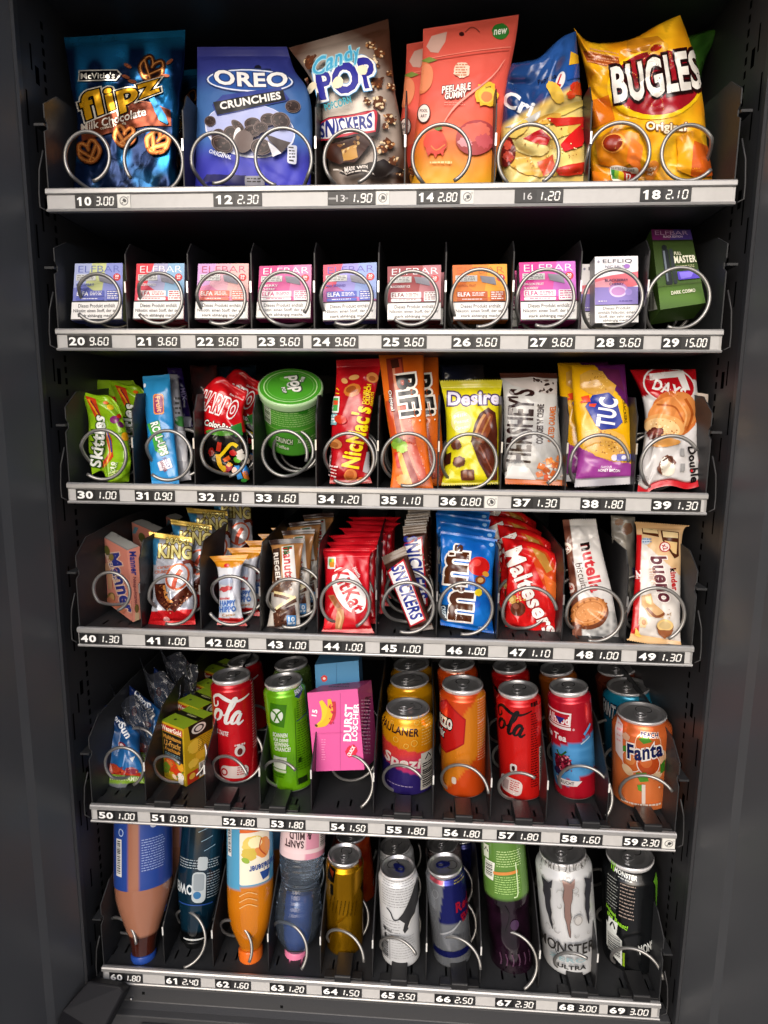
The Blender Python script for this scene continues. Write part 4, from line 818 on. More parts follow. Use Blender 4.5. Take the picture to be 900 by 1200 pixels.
for num, q, cl, tagc, dk, f1, f2, desc in BX:
    Wd, Hd = 60., 70.
    def colf(X, Y, cl=cl): pass
    c4 = [C(c) for c in cl]
    z0 = [poly([(0, 0), (22, 0), (14, 26), (0, 30)], cl[0]), poly([(22, 0), (40, 0), (34, 40), (14, 26)], cl[1]), poly([(40, 0), (60, 0), (60, 44), (34, 40)], cl[2]), poly([(0, 30), (14, 26), (34, 40), (60, 44), (60, 46.5), (0, 46.5)], cl[3])]
    lt = 'f2eef2' if num in ('21', '23', '25', '27') else dk
    fd = z0+[T('ELFBAR', 31, 7, 52, 8, 0, lt, -.012)]+[ell(53, 17, 4.6, 4.6, 'c8242c'), T('20', 53, 15.8, 4.6, 3, 0, 'fff', .02), T('mg', 53, 19, 4, 1.5, 0, 'fff', .02), rect(3, 13.5, 27, 21, 'd2d4d2', 0), lines(4, 14.5, 26, 20.5, 3, '7a7a7a', .6), poly([(30, 14), (46, 16), (48, 26), (32, 22)], '8c8c98'),
      T(f1, 14.5, 26.2, 22 if len(f1) > 8 else 16, 3, 0, 'f0eef0' if lt != dk else dk, .02) if f1 else [], T(f2, 12, 31, 15, 3, 0, 'f0eef0' if lt != dk else dk, .02) if f2 else [],
      rect(4, 33.5, 38, 41, tagc, 0, 1), T('ELFA', 12, 37.2, 14, 5.2, 0, 'f4f4f4' if tagc != 'f0f0f0' else dk, .02), lines(21, 35, 36, 40, 3, 'f0f0f0' if tagc != 'f0f0f0' else dk, .5), rect(4, 42, 38, 45.6, tagc, 0, 1.2), lines(10, 43, 32, 45, 1, 'e8e8e8' if tagc != 'f0f0f0' else dk, .5),
      rect(41, 33.5, 57, 45.5, tagc, 0, 1), lines(42, 34.5, 56, 45, 4, 'e8e8e8' if tagc != 'f0f0f0' else dk, .5),
      rect(0, 46.3, 60, 47.8, '18181a'), rect(0, 47.8, 60, 68.5, 'ecebe9'), rect(0, 68.4, 60, 70, '2a2a2c'), T('Dieses Produkt enthält', 30, 52.3, 44, 4.6, 0, '3a3a3c', .012), T('Nikotin: einen Stoff, der sehr', 30, 58.6, 55, 4.6, 0, '3a3a3c', .012), T('stark abhängig macht.', 30, 65, 44, 4.6, 0, '3a3a3c', .012)]
    yy = (.029, .029, .024, .024)
    o = carton('small_box', '%s small cardboard box behind the wire ring above price label %s' % (desc, num), 'box', [(x, y, d) for (x, y), d in zip(q, yy)], .017, [cl[3], cl[1], '8a8a8c', cl[0], dk], flat([fd]), design=(60, 70),
      bdec=[rect(q[3][0]+18, q[3][1]-1, q[2][0]+8, q[2][1]+20, cl[3])] if num != '24' else (), group='small pastel boxes on the second tray')
    o.rotation_euler.z = random.uniform(-.05, .05); o.location.y += random.uniform(-.001, .004); roots2.append(o)
for k, (i, dx) in enumerate(((7, .004), (7, -.005), (1, -.002), (5, .003), (0, .002))):
    dup(roots2[i], (dx, .026+.022*(k == 1), -.001), ['second hot pink box just behind the one above price label 27', 'third hot pink box, farthest back above price label 27', 'red and sky blue box standing behind the one above price label 21', 'dark wine red box standing behind the one above price label 25', 'lilac and yellow box standing behind the one above price label 20'][k])
W28 = [rect(0, 0, 50, 78, 'e8e6ea'), poly([(0, 26), (20, 22), (50, 18), (50, 34), (30, 40), (0, 44)], 'e06a78'), poly([(0, 30), (16, 26), (30, 40), (0, 46)], 'e8a0b0'), rect(0, 36, 50, 57, '8a7cc4'), ell(27, 39, 11, 8, 'c08ac8'), ring(27, 41, 9, 6, 2, 'd8c8f0'), ell(39, 42, 4, 4, 'a08cd8'), T('ELFLIQ', 26, 6, 34, 5, 0, '3c3a52', .0), T('NIC SALT', 23, 12, 22, 3, 0, '6a6a80', .01), ell(37, 12, 3.6, 2.6, '9a6ac0'), ell(4, 6, 1.4, 1.4, '8a8aa0'), T('BLACKBERRY', 25, 28, 27, 3, 0, '5a3a6a', .02), T('CHERRY', 25, 32.5, 17, 3, 0, '5a3a6a', .02), lines(4, 52, 14, 54, 1, 'eee'), lines(28, 52, 44, 54, 1, '5a4a9a'),
       rect(0, 56.6, 50, 58, '333'), rect(0, 58, 50, 78, 'efeeec'), T('Dieses Produkt', 25, 61, 32, 3.6, 0, '444', .01), T('enthält Nikotin: einen', 25, 66, 43, 3.6, 0, '444', .01), T('Stoff, der sehr stark', 25, 71, 41, 3.6, 0, '444', .01), T('abhängig macht.', 25, 75.6, 32, 3.4, 0, '444', .01)]
b28 = carton('tall_box', 'tall narrow white box with lilac and pink print above price label 28', 'box', [(697, 301, .034), (747.5, 300, .034), (747.5, 378, .026), (697, 379, .026)], .02, ['e8e6ea', 'd8d6da', 'a8a6aa', 'ddd', 'c8c8c8'], W28, design=(50, 78))
for k in range(2):
    dup(b28, (-.012-.006*k, .024+.022*k, -.003), ['white and lilac box close behind the one above price label 28', 'white and lilac box farthest back above price label 28'][k], 'white and lilac boxes above price label 28')
G29 = [poly([(0, 0), (46, 0), (46, 13), (0, 13)], '5a1850'), poly([(26, 0), (46, 0), (46, 13), (20, 13)], '3a2a6a'), T('ELFBAR', 23, 4.2, 38, 5, 0, 'a890a8', -.01), T('BLACK EDITION', 24, 9, 22, 2.6, 0, 'c8b8c8', .01), rect(0, 13, 46, 14.4, '1a2410'), 
       rect(9, 24, 16, 66, '20262a', 0, 2), rect(10, 26, 12, 62, '6a7480'), rect(17, 24, 21, 66, '2c3438', 0, 2), ell(12, 22, 3, 3, '15191c'), T('FULL', 26, 30, 8, 4, 0, 'd8d8c0', .02), T('MASTER', 33, 37.5, 24, 9, 0, 'e4e4d0', .04), lines(22, 45, 42, 51, 3, 'b8bc90', .5), rect(22, 52, 45, 62, '5a48c0', 0, 1), poly([(24, 53), (40, 53), (36, 60), (25, 61)], '8a7ae8'), T('DARK COSMO', 25, 76, 25, 4.2, 0, 'dcdcc8', .03), stroke([(0, 67), (46, 67)], .6, '4a5a28')]
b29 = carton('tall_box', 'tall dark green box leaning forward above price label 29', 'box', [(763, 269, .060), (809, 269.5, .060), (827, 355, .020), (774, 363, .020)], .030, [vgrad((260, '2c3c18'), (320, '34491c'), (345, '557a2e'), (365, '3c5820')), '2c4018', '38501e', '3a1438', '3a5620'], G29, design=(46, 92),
       ldec=[rect(757, 340, 768, 364, 'c8ccc0', -14), bars(758, 342, 767, 363)])

# ------------------------------------------------------------------ third row
G3 = 'sweets and snacks on the third tray'
def lime(X, Y): n = vnoise(X/9, Y/12, 4); return mix('78a812', '98c41e', n)
p30 = pack('sweets_bag', 'lime green bag of fruit sweets with rainbow stripe above price label 30', 'sweets bag', (93, 458), (140, 476), (151, 564), (108, 556), .050, .032, th=.011, cr=.004, base=lime, right=[(148, 505), (153, 535)], left=[(103, 486), (104, 525)], top=[(112, 463), (128, 464)], bottom=[(120, 552), (128, 566)], nf=44, step=.0012, dec=
 [poly([(100, 464), (112, 468), (120, 492), (131, 514), (133, 535), (122, 548), (118, 545), (128, 530), (124, 512), (112, 490)], 'c8401c'), stroke([(104, 468), (116, 488), (127, 512), (130, 530), (123, 546)], 2, 'e8a020', 5), stroke([(122, 500), (129, 515), (131, 530)], 2, '40408a', 5), stroke([(107, 470), (119, 490), (125, 505)], 1.4, '7a1830', 4)]+
 [ell(x, y, a, b, c, r) for x, y, a, b, c, r in ((129, 478, 4, 3, 'e8c020', 20), (134, 492, 5, 4.5, '7a2468', 0), (141, 498, 4, 3, '5a1a4a', 40), (139, 488, 3, 2.5, 'd83020', 0), (146, 512, 4, 5, 'd89a18', -20), (124, 473, 3, 2, 'd86a18', 0), (140, 506, 3, 2, '88b020', 0))]+
 [T('Skittles', 115, 517, 60, 14, -86, 'e6e8e0', .05, .1, [('2c4a08', 1.6)]), T('SOUR', 134, 548, 14, 6, -75, 'd8e8b0', .03, 0, [('4a7a10', .8)]), lines(128, 552, 142, 560, 3, 'd0e090', .5, -20), T('10', 133, 545, 8, 5, -80, 'f0f4e0', .04)])
dup(p30, (.014, .05, .014), 'second lime green sweets bag standing behind the one above price label 30', G3)
pack('sweets_bag', 'flattened green and red sweets bag top sticking up behind price label 30', 'sweets bag', (107, 445), (156, 446), (160, 540), (128, 540), .115, .105, th=.008, cr=.003, base=lambda X, Y: np.where(((Y > 460+(X-110)*.22) & (Y < 480+(X-110)*.2))[..., None], C('b0201c'), np.where((Y > 485)[..., None], C('2c5a86'), mix('78a018', '8cb428', vnoise(X/8, Y/8, 2)))), right=[(164, 463), (158, 490)], step=.0018)
p31 = pack('fruit_roll_packet', 'slim bright blue fruit roll packet above price label 31', 'sweets packet', (167, 441), (198.5, 438.5), (210, 567.5), (178, 568), .062, .026, th=.008, cr=.0016, base=vgrad((440, '2c8ac0'), (500, '2484c4'), (570, '2f96d8')), seal=(.04, .04), step=.0012, dec=
 [rect(180, 462, 192, 486, 'e08a3c', -2, 3), rect(181, 463.5, 191, 484.5, '8a2a5c', -2, 3), T('Fruit', 186, 474, 18, 6, 80, 'f0b070', .02), ell(170, 452, 1.4, 2.5, 'e8f0f8'), poly([(173, 497), (187, 494), (190, 512), (196, 530), (192, 534), (182, 528), (178, 510)], '4ab040'),
  T('ROLL-UPS', 187, 514, 40, 9.5, 72, 'f0f4f0', .05, 0, [('2a7a2a', 1)]), rect(188, 537, 199, 552, 'e8e8f0', 72, 1), T('JOLLY', 195, 542, 14, 5, 66, '30308a', .03), T('RANCHER', 192, 546, 14, 4, 66, '8a2040', .02)])
pack('sweets_packet', 'pale grey sweets packet wedged behind the blue fruit roll packet', 'sweets packet', (192, 438), (208, 439), (224, 562), (200, 566), .085, .05, th=.009, cr=.003, base=vgrad((440, '8a8a92'), (500, 'a0a2a8'), (560, 'c0c0c4')), step=.0016, dec=[lines(205, 466, 212, 500, 6, '4a4a4a', .5), ell(212, 494, 7, 6, '3c7a3c', 30), rect(206, 505, 220, 540, 'd8d8dc', 5)])
pack('sweets_packet', 'dark violet sweets packet standing farthest back above price label 31', 'sweets packet', (196, 431), (213, 431), (226, 500), (206, 510), .12, .105, th=.008, cr=.003, base='2c1c5a', step=.0018, dec=[T('MIX', 215, 462, 14, 5, 80, 'c0b0e0', .02), rect(210, 488, 224, 500, 'b8b8c4', 5)])
def hari(X, Y): return np.where((Y > 507-(X-268)*.05)[..., None], C('0e0c0c'), mix('a80f18', 'd0141c', vnoise(X/10, Y/10, 6)))
p32 = pack('gummy_bag', 'red topped gummy sweets bag with clear lower half above price label 32', 'sweets bag', (239, 456), (290, 459), (291, 566), (250, 548), .058, .040, th=.013, cr=.004, base=hari, right=[(285, 485), (291, 520)], left=[(239, 490), (241, 525)], top=[(252, 443), (263, 443), (276, 453)], bottom=[(268, 556), (280, 562)], nf=40, step=.0013, dec=
 [T('HARIBO', 257, 475, 42, 21, 20, 'c0141c', .05, .06, [('f0ecec', 2.6)]), T('Color-Rado', 258, 499, 36, 7.5, 13, 'f4f0e8', .04, 0, [('3a0a0a', .8)]), T('Das Original', 277, 466, 17, 2.6, 22, 'f0e0e0', .02), ell(258, 507, 16, 3.5, '4a8a2a', 4), poly([(270, 500), (282, 496), (284, 510), (276, 512)], '2a7a30')]+
 [stroke(p_, w, c, 5) for p_, w, c in (([(254, 538), (262, 530), (271, 520), (278, 523)], 4, 'e8c818'), ([(255, 532), (258, 545), (266, 552)], 5, 'e0b020'), ([(258, 518), (256, 528)], 5, 'c0301c'), ([(276, 532), (284, 528)], 5, 'd8d0c8'), ([(262, 540), (270, 535)], 5, 'd05a20'), ([(284, 545), (290, 556)], 6, '2a78c0'), ([(278, 545), (282, 560)], 6, '3c90d8'), ([(286, 552), (289, 562)], 4, 'e08030'))]+
 [ell(x, y, a, b, c, r, wob=.12) for x, y, a, b, c, r in ((268, 548, 5, 4, 'a83a4a', 0), (279, 538, 4, 3.4, '5aa82a', 20), (270, 544, 4, 3, 'c8901c', 0), (282, 535, 4, 4, 'c8c4bc', 0), (274, 530, 4, 3, 'b82020', 30), (262, 548, 4, 3, 'd8b020', 0), (265, 555, 4, 3, '8a1c1c', 0), (288, 540, 3, 3, 'e0d0c0', 0), (249, 529, 3, 6, '7a1410', 10), (276, 551, 3, 3, 'e0c0b0', 0), (286, 561, 3, 2, '40a040', 0))])
dup(p32, (.006, .05, .012), 'second red topped gummy bag in shadow behind the one above price label 32', G3)
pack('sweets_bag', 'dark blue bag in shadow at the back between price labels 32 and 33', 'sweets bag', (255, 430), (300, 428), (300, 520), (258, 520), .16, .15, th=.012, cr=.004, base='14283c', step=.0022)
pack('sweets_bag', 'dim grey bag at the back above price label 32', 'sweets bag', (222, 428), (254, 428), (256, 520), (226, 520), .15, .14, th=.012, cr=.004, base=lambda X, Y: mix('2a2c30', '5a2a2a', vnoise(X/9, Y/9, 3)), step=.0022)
# the green tub, tipped towards the viewer
B0 = at(345, 514, .100); A0 = at(340.5, 452, .052); Lt = np.linalg.norm(A0-B0); rt = 36*((A0-CAM)@FW)/FPX; rb = 32*((B0-CAM)@FW)/FPX
tub = empty('popcorn_tub', B0, 'bright green round tub with printed lid tipped forward above price label 33', 'tub')
S, _ = lathe(B0, A0, [(1-t, rb+(rt-rb)*(1-t)) for t in np.linspace(.06, .95, 26)]+[(.03, rb*1.0), (.0, rb*.99), (.0, rb*.9), (.02, rb*.85), (.02, .0005)])
turned('tub_body', S, '4c9c2e', PLAS, tub, B0, [lines(306, 474, 378, 502, 11, '9ac878', .42), rect(310, 505, 376, 506, '8ac060'), rect(304, 478, 316, 503, 'd8e4cc'), bars(305, 480, 315, 502, '2a4a1a', True), T('CRUNCH', 333, 517, 20, 6, 4, 'd8e8c8', .03, 0, [('1c2a14', 1.4)]), T('Toffee', 331, 524.5, 16, 4, 4, 'e0ecd0', .02), T('XXL', 352, 517, 7, 5, 0, 'e0f0d0', .02), lines(358, 515, 375, 530, 5, 'a8d088', .5), poly([(349, 480), (362, 479), (360, 487), (350, 486)], '2c7a1a')])
S, _ = lathe(B0, A0, [(.995+.0, rt*1.0), (.985, rt*1.055), (.95, rt*1.06), (.88, rt*1.05), (.865, rt*1.03), (.865, rt*1.0)]); rim = turned('lid_rim', S, 'a8c898', PLAS, tub, B0)
ax_ = (A0-B0)/Lt; f_ = CAM-A0; f_ -= ax_*(f_@ax_); f_ /= np.linalg.norm(f_); s_ = np.cross(ax_, f_); s_ = s_ if s_@RT > 0 else -s_
ctr = A0-ax_*.0008; Pg = np.array([[ctr+(s_*math.cos(a)+f_*math.sin(a))*rt*1.01*q for a in np.linspace(0, 2*math.pi, 49)] for q in np.linspace(.001, 1, 9)])
S = Surf(Pg, out=ax_); i_ = proj(np.array([ctr]))[0]
Sq = quadS(ctr-s_*rt-f_*rt, ctr+s_*rt-f_*rt, ctr+s_*rt+f_*rt, ctr-s_*rt+f_*rt, nu=12, nv=12, out=ax_); Sq.fmap = uvmap(100, 100)
dl = [ring(50, 50, 43, 43, 1.6, 'b8dca0'), stroke([(14+3*k, 50-0*k) for k in range(2)], .1, '4a9a2a'), ell(42, 30, 10, 7, '5ab034', 30, wob=.2), T('pop', 54, 45, 46, 22, 82, 'f4f4ee', .09, 0, [('3a4a3a', 2.6)]), ring(53, 47, 8, 7, 2.5, 'c8ccc8'), T('BIG', 70, 34, 14, 6, 110, 'e8ece8', .04, 0, [('2a3a2a', 3)]), T('POP', 39, 62, 16, 6, 80, 'e8ece8', .04, 0, [('2a3a2a', 3)])]
dl[1] = ring(50, 50, 38, 38, .7, '90c878')
J = join([S.base(lambda X, Y: mix('4ca02c', '3f9022', vnoise(X/18, Y/9, 2))), Sq.prints(flat(dl), thr=8)]); mk('lid', J[0], J[1], PLAS, tub, B0, J[3], J[2])
pack('nut_snack_bag', 'slim red bag of coated nuts with yellow lettering above price label 34', 'snack bag', (394, 422), (448, 420), (436, 566), (386, 567), .064, .028, th=.011, cr=.002, base=lambda X, Y: mix('980e18', 'c4141e', vnoise(X/12, Y/16, 5)), seal=(.07, .045), right=[(443, 445), (433, 500), (431, 545)], left=[(394, 445), (389, 500), (388, 545)], zig=.3, step=.0014, dec=
 [nut(413, 458, 10, 'b86a28', '8a4418', -20), ell(404, 447, 4, 3, 'd8a060', 30), ell(415, 443, 6, 3, 'd09858', -10), ell(436, 443, 7, 6, 'c88040', 10), ell(436, 444, 4, 3, '9a5020', 10), stroke([(395, 455), (398, 458)], 1.2, 'e8c020'), stroke([(394, 461), (398, 462)], 1.2, 'e8c020'),
  T("NicNac's", 417, 512, 72, 21, -80, 'ecd416', .06, 0, [('a01018', 1.2)], wave=1.2), T('DOUBLE', 427, 464, 20, 4, -84, 'e8c818', .03), T('CRUNCH', 431, 463, 24, 5, -84, 'f0d020', .04), T('PEANUTS', 435, 468, 16, 3, -84, 'e8c818', .02),
  rect(390.5, 465, 398.5, 484, 'dce0dc', 4, 1), rect(392, 467, 397, 482, '4aa04a', 4), rect(392, 470, 397, 475, 'd84a2a', 4), rect(389, 485, 396, 498, '7ab0b8', 4, 1), lines(390, 487, 395, 497, 3, 'e8f0f0'), 
  ell(400, 492, 7, 5, 'c0341c', 20), ell(394, 520, 8, 5.5, 'c88448', 15), ell(393, 521, 5, 3, 'a05c28', 15), ell(411, 556, 7, 7.5, 'd07a3c', 0), ell(410, 555, 4.5, 4.5, 'b8602a'), ell(422, 561, 4, 3, 'c87038'), poly([(428, 530), (433, 528), (432, 555), (424, 552)], 'a8a4a8'),
  T('LORENZ', 388, 540, 14, 4, -85, 'e8d8d8', .02), lines(386, 545, 396, 560, 4, 'e0c8c8', .4, 10)])
def bifi(X, Y): return mix('c2540f', 'dc6c1c', vnoise(X/16, Y/30, 7))
p35 = pack('meat_stick_packet', 'orange meat stick packet showing a long sausage above price label 35', 'snack packet', (444, 416), (496, 413), (508, 573), (457, 575), .066, .018, th=.007, cr=.0012, base=bifi, fin=FILM, right=[(498, 470), (503, 540)], left=[(452, 480), (460, 535)], step=.0013, dec=
 [stroke([(462, 420), (468, 470), (478, 520), (492, 564)], 19, '8c3020', 6), stroke([(464, 422), (471, 470), (482, 520), (496, 562)], 11, 'b84a30', 6), stroke([(461, 430), (466, 470), (474, 515)], 3, 'd08868', 6), stroke([(470, 490), (480, 530), (491, 560)], [1, 3, 2], 'd0684a', 6), specks([(470, 490), (486, 490), (500, 560), (488, 564)], 40, .8, ['d89078', '7a2418', 'c86a50']), stroke([(462, 422), (464, 432)], 9, '4c2418'), stroke([(455, 470), (462, 515)], 5, 'b8431c', 5),
  stroke([(468, 530), (476, 556), (482, 572)], 6, 'e0a83c', 4), stroke([(464, 530), (468, 548)], 4, 'c02c1c', 4), ell(469, 522, 9, 6.5, '8ab83a', 15, wob=.18), ell(471, 526, 6, 4.5, 'a8d058', 0, wob=.2), ell(466, 516, 6, 3, '6a9a2a', 10, wob=.2), ell(474, 563, 9, 7, 'd89a50', 20, wob=.1),
  T('BiFi', 478, 464, 48, 22, 82, '15120f', .09, 0, [('f2ece2', 2.8)]), T('Original', 459, 470, 24, 4, 82, 'f0e8e0', .02, 0, [('201410', 1.8)]), ell(491, 493, 1, 1, 'f0e0d0')])
dup(p35, (.018, .03, .001), 'second orange meat stick packet half hidden behind the one above price label 35', G3)
def des(X, Y): return mix('c2ba14', 'e0d41c', vnoise(X/12, Y/20, 3))
pack('wafer_bar', 'yellow chocolate bar wrapper with violet outlined lettering above price label 36', 'chocolate bar', (515, 446), (589, 445), (587, 567), (517, 569), .062, .030, th=.010, cr=.0018, base=des, seal=(.09, .03), sealcol=('b8b020', 'c0b41a'), right=[(585, 480), (584, 540)], left=[(522, 480), (523, 535)], zig=.9, step=.0014, dec=
 [T('Desire', 555, 467, 60, 16, 0, 'dcd6ea', .06, 0, [('3c2260', 2.2)], wave=-.8), ell(541, 495, 12, 13, 'd8d080', -10), T('Milk', 540, 487, 16, 4, -14, 'f4f0d0', .02, .2), T('Peanut', 541, 494, 17, 4, -10, 'f4f0d0', .02, .2), T('Caramel', 542, 501, 17, 4, -10, 'f4f0d0', .02, .2),
  poly([(552, 517), (556, 498), (562, 485), (572, 478), (580, 484), (582, 505), (582, 562), (572, 562), (560, 540)], '4a2014'), poly([(557, 515), (563, 495), (571, 483), (577, 487), (574, 505), (566, 520)], '7a3c20'), stroke([(556, 512), (562, 496), (568, 486)], 3, 'b8824a', 5), stroke([(562, 515), (569, 498), (574, 488)], 2, 'a06a38', 5), poly([(556, 520), (568, 520), (582, 545), (582, 562), (574, 562)], '5a2818'), stroke([(562, 522), (576, 552)], 1.4, '8a4a34'),
  ell(535, 522, 6, 5, '5c2c1a', 10, wob=.1), ell(535, 517, 4, 2.4, '7a4428', 10), ell(538, 541, 7.5, 6, '542818', -20, wob=.12), ell(537, 539, 5, 3, '74402a', -20), rect(540, 550, 556, 562, '5a2c1a', -4, 1.5), rect(543, 552, 548, 559, '7a4830', -4), rect(550, 552, 554, 559, '7a4830', -4), poly([(524, 533), (530, 530), (529, 543), (522, 546)], '3c1a10')])
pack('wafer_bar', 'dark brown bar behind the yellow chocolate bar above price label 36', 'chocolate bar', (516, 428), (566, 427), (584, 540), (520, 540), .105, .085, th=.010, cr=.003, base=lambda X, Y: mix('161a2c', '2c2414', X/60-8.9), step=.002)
pack('chocolate_bar', 'silver grey cookie chocolate bar with tall dark letters above price label 37', 'chocolate bar', (585, 437), (653, 437), (664, 569), (592, 567), .066, .028, th=.009, cr=.0022, base=lambda X, Y: mix('9a9a98', 'bcbbb8', vnoise(X/14, Y/20, 3)), fin=FILM, seal=(.055, .05), sealcol=('3a1c12', 'b85c18'), right=[(653, 470), (658, 530)], left=[(590, 460), (591, 520)], zig=.4, step=.0015, dec=
 [poly([(590, 444), (625, 442), (652, 446), (653, 462), (640, 462), (600, 452)], 'b0a8a4'), specks([(615, 444), (650, 446), (652, 466), (635, 462)], 14, 2.4, ['3a2c28', '5a4a44', '2a1c18']),
  T("HERSHEY'S", 609, 499, 85, 31, -87, '26100e', .03), T("COOKIES 'N' CREME", 632.5, 497, 46, 8, -88, '2a1612', .03), T('SALTED CARAMEL', 646, 497, 42, 7, -86, 'b8622a', .03), lines(596, 541, 614, 544, 1, '666', .6), poly([(592, 560), (600, 545), (620, 548), (628, 562)], 'd0cecc')]+
 [rect(x-4, y-3.5, x+4, y+3.5, c, r, 1) for x, y, c, r in ((634, 546, 'c86a28', 20), (643, 540, 'd88038', -15), (640, 551, 'a84e1c', 40), (650, 545, 'c0602a', 10), (632, 555, 'd07a50', -20), (649, 555, 'b85a24', 30), (655, 538, 'c87038', 10), (641, 559, 'c85a38', 0))]+
 [specks([(628, 545), (640, 535), (658, 535), (660, 562), (628, 562)], 26, 1.4, ['e09a58', '8a3c14', 'd8c8b8'])])
pack('snack_packet', 'plain dark packet back edge between price labels 37 and 38', 'snack packet', (650, 462), (668, 470), (668, 560), (652, 564), .075, .055, th=.006, cr=.001, base='3a3c40', step=.0018)
def tuc(X, Y): t = ((Y > 522+(X-675)*.45-np.clip(X-715, 0, 99)*.35) | (Y > 548)); v = (Y < 432+(X-700)*1.25); return np.where(t[..., None], C('93398e'), np.where(v[..., None], C('5a1c5c'), mix('d49a08', 'e8b410', vnoise(X/15, Y/15, 3))))
p38 = pack('cracker_packet', 'yellow and purple cracker packet with blue emblem above price label 38', 'cracker packet', (670, 428), (732, 427), (744, 567), (673, 571), .066, .024, th=.012, cr=.0022, base=tuc, seal=(.0, .065), sealcol=(None, '8c8a90'), right=[(736, 470), (744, 530)], left=[(672, 470), (677, 530)], zig=.3, step=.0015, dec=
 [poly([(680, 440), (692, 434), (708, 436), (722, 452), (716, 468), (690, 462), (680, 455)], 'c8983c'), specks([(684, 440), (706, 438), (718, 455), (700, 462)], 28, .8, ['6a4214', 'e8c878']), poly([(703, 432), (725, 434), (731, 460), (712, 445)], '5c2048'), 
  poly([(686, 505), (708, 500), (730, 510), (738, 528), (720, 540), (698, 534), (686, 522)], 'd8a444'), specks([(688, 506), (712, 502), (732, 515), (728, 534), (695, 530)], 60, 1, ['8a5418', 'f0d490', 'b0702a']),
  poly([(686, 477), (694, 464), (713, 461), (721, 468), (729, 495), (722, 502), (704, 504), (698, 498)], '1c2f8c'), T('TUC', 711, 484, 34, 22, -82, 'f2f0f0', .07), poly([(681, 466), (690, 464), (692, 472), (684, 471)], 'd8421c'), poly([(690, 474), (699, 474), (697, 478), (690, 477)], 'd8421c'), poly([(681, 471), (686, 470), (690, 472), (681, 473)], 'd8421c'),
  T('CRACKERS', 731, 482, 28, 3.2, 84, '3a2a08', .01), ell(719, 536, 3.6, 3.6, 'e0dce8'), rect(722, 532, 738, 540, '6a6ab8', 0, 1), ell(730, 536, 2.6, 2.6, 'e8e8f4'), T('FLAVOUR', 710, 547, 13, 2.4, 2, 'f0e0f0', .01), T('HONEY BACON', 713, 550.5, 25, 3, 2, 'f4e8f4', .03)])
dup(p38, (-.008, .026, .004), 'second yellow cracker packet just behind the one above price label 38', G3)
def days(X, Y): return np.where((Y < 470-(X-740)*.35)[..., None] | (Y < 446)[..., None], C('a80f18'), mix('c4c2c2', 'd4d2d2', vnoise(X/16, Y/16, 5)))
pack('croissant_packet', 'white and red filled croissant packet slumped above price label 39', 'pastry packet', (738, 433), (815, 433), (822, 569), (747, 576), .070, .022, th=.016, cr=.0038, base=days, seal=(0, .055), sealcol=(None, 'b81420'), right=[(818, 470), (821, 520)], left=[(752, 464), (756, 500), (750, 550)], bottom=[(757, 582), (764, 574), (785, 569), (805, 573)], nf=44, step=.0015, dec=
 [ell(784, 452, 31, 21, 'dcdada', 14), ell(784, 452, 29, 19.5, 'b4101c', 14), poly([(761, 439), (800, 435), (808, 458), (800, 458), (794, 443), (762, 446)], 'e4e2e2'), T('DAYS', 784, 457, 38, 13.5, 20, 'ecebea', .04, .0),
  ell(790, 485, 27, 25, 'c06a30', 30, wob=.02), ell(800, 480, 16, 20, 'd08444', -20), ell(778, 482, 20, 13, 'd88a4a', -35), stroke([(802, 468), (810, 485), (804, 505)], 3, 'a8541f', 5), stroke([(790, 466), (803, 486), (797, 508)], 2, 'e0a468', 5), stroke([(770, 475), (790, 478), (800, 495)], 2, 'a85a28', 5), ell(778, 500, 23, 14, 'dca060', 10), ell(776, 502, 20, 11, 'e8c088', 10), specks([(760, 494), (790, 492), (796, 512), (764, 514)], 40, 1, ['f4dcb0', 'c08040', 'a86428']), ell(768, 508, 9, 6, '5a2820', -25, wob=.15), ell(770, 507, 6, 3, '8a4a40', -25, wob=.15), ell(780, 519, 16, 4.5, 'd89a50', -5),
  T('Double', 811, 544, 42, 9.5, 84, '1c1616', .045), T('Croissant', 820, 530, 50, 7, 86, 'b01828', .02, .2), ell(809, 551.5, 1.6, 1.6, 'c02028'), lines(796, 526, 802, 560, 2, '9a9a9a', .5, 0), ell(781, 545, 9, 12, '6a4030', 18, wob=.15), ell(782, 549, 8, 9, 'd8d0c0', 10, wob=.12), ell(778, 540, 4, 5, 'e8e4dc', 20, wob=.2), stroke([(776, 540), (783, 535), (788, 543)], 2, '4a2418', 4), lines(749, 557, 760, 565, 3, 'a0a0a0', .4)])
pack('hang_tag', 'small beige card with red dot standing at the right edge behind the croissant packet', 'card', (816, 460), (830, 462), (829, 491), (822, 492), .05, .05, th=.0006, cr=.0003, base='b8aca0', step=.002, dec=[ell(827, 472, 1, 1, 'c03020')])

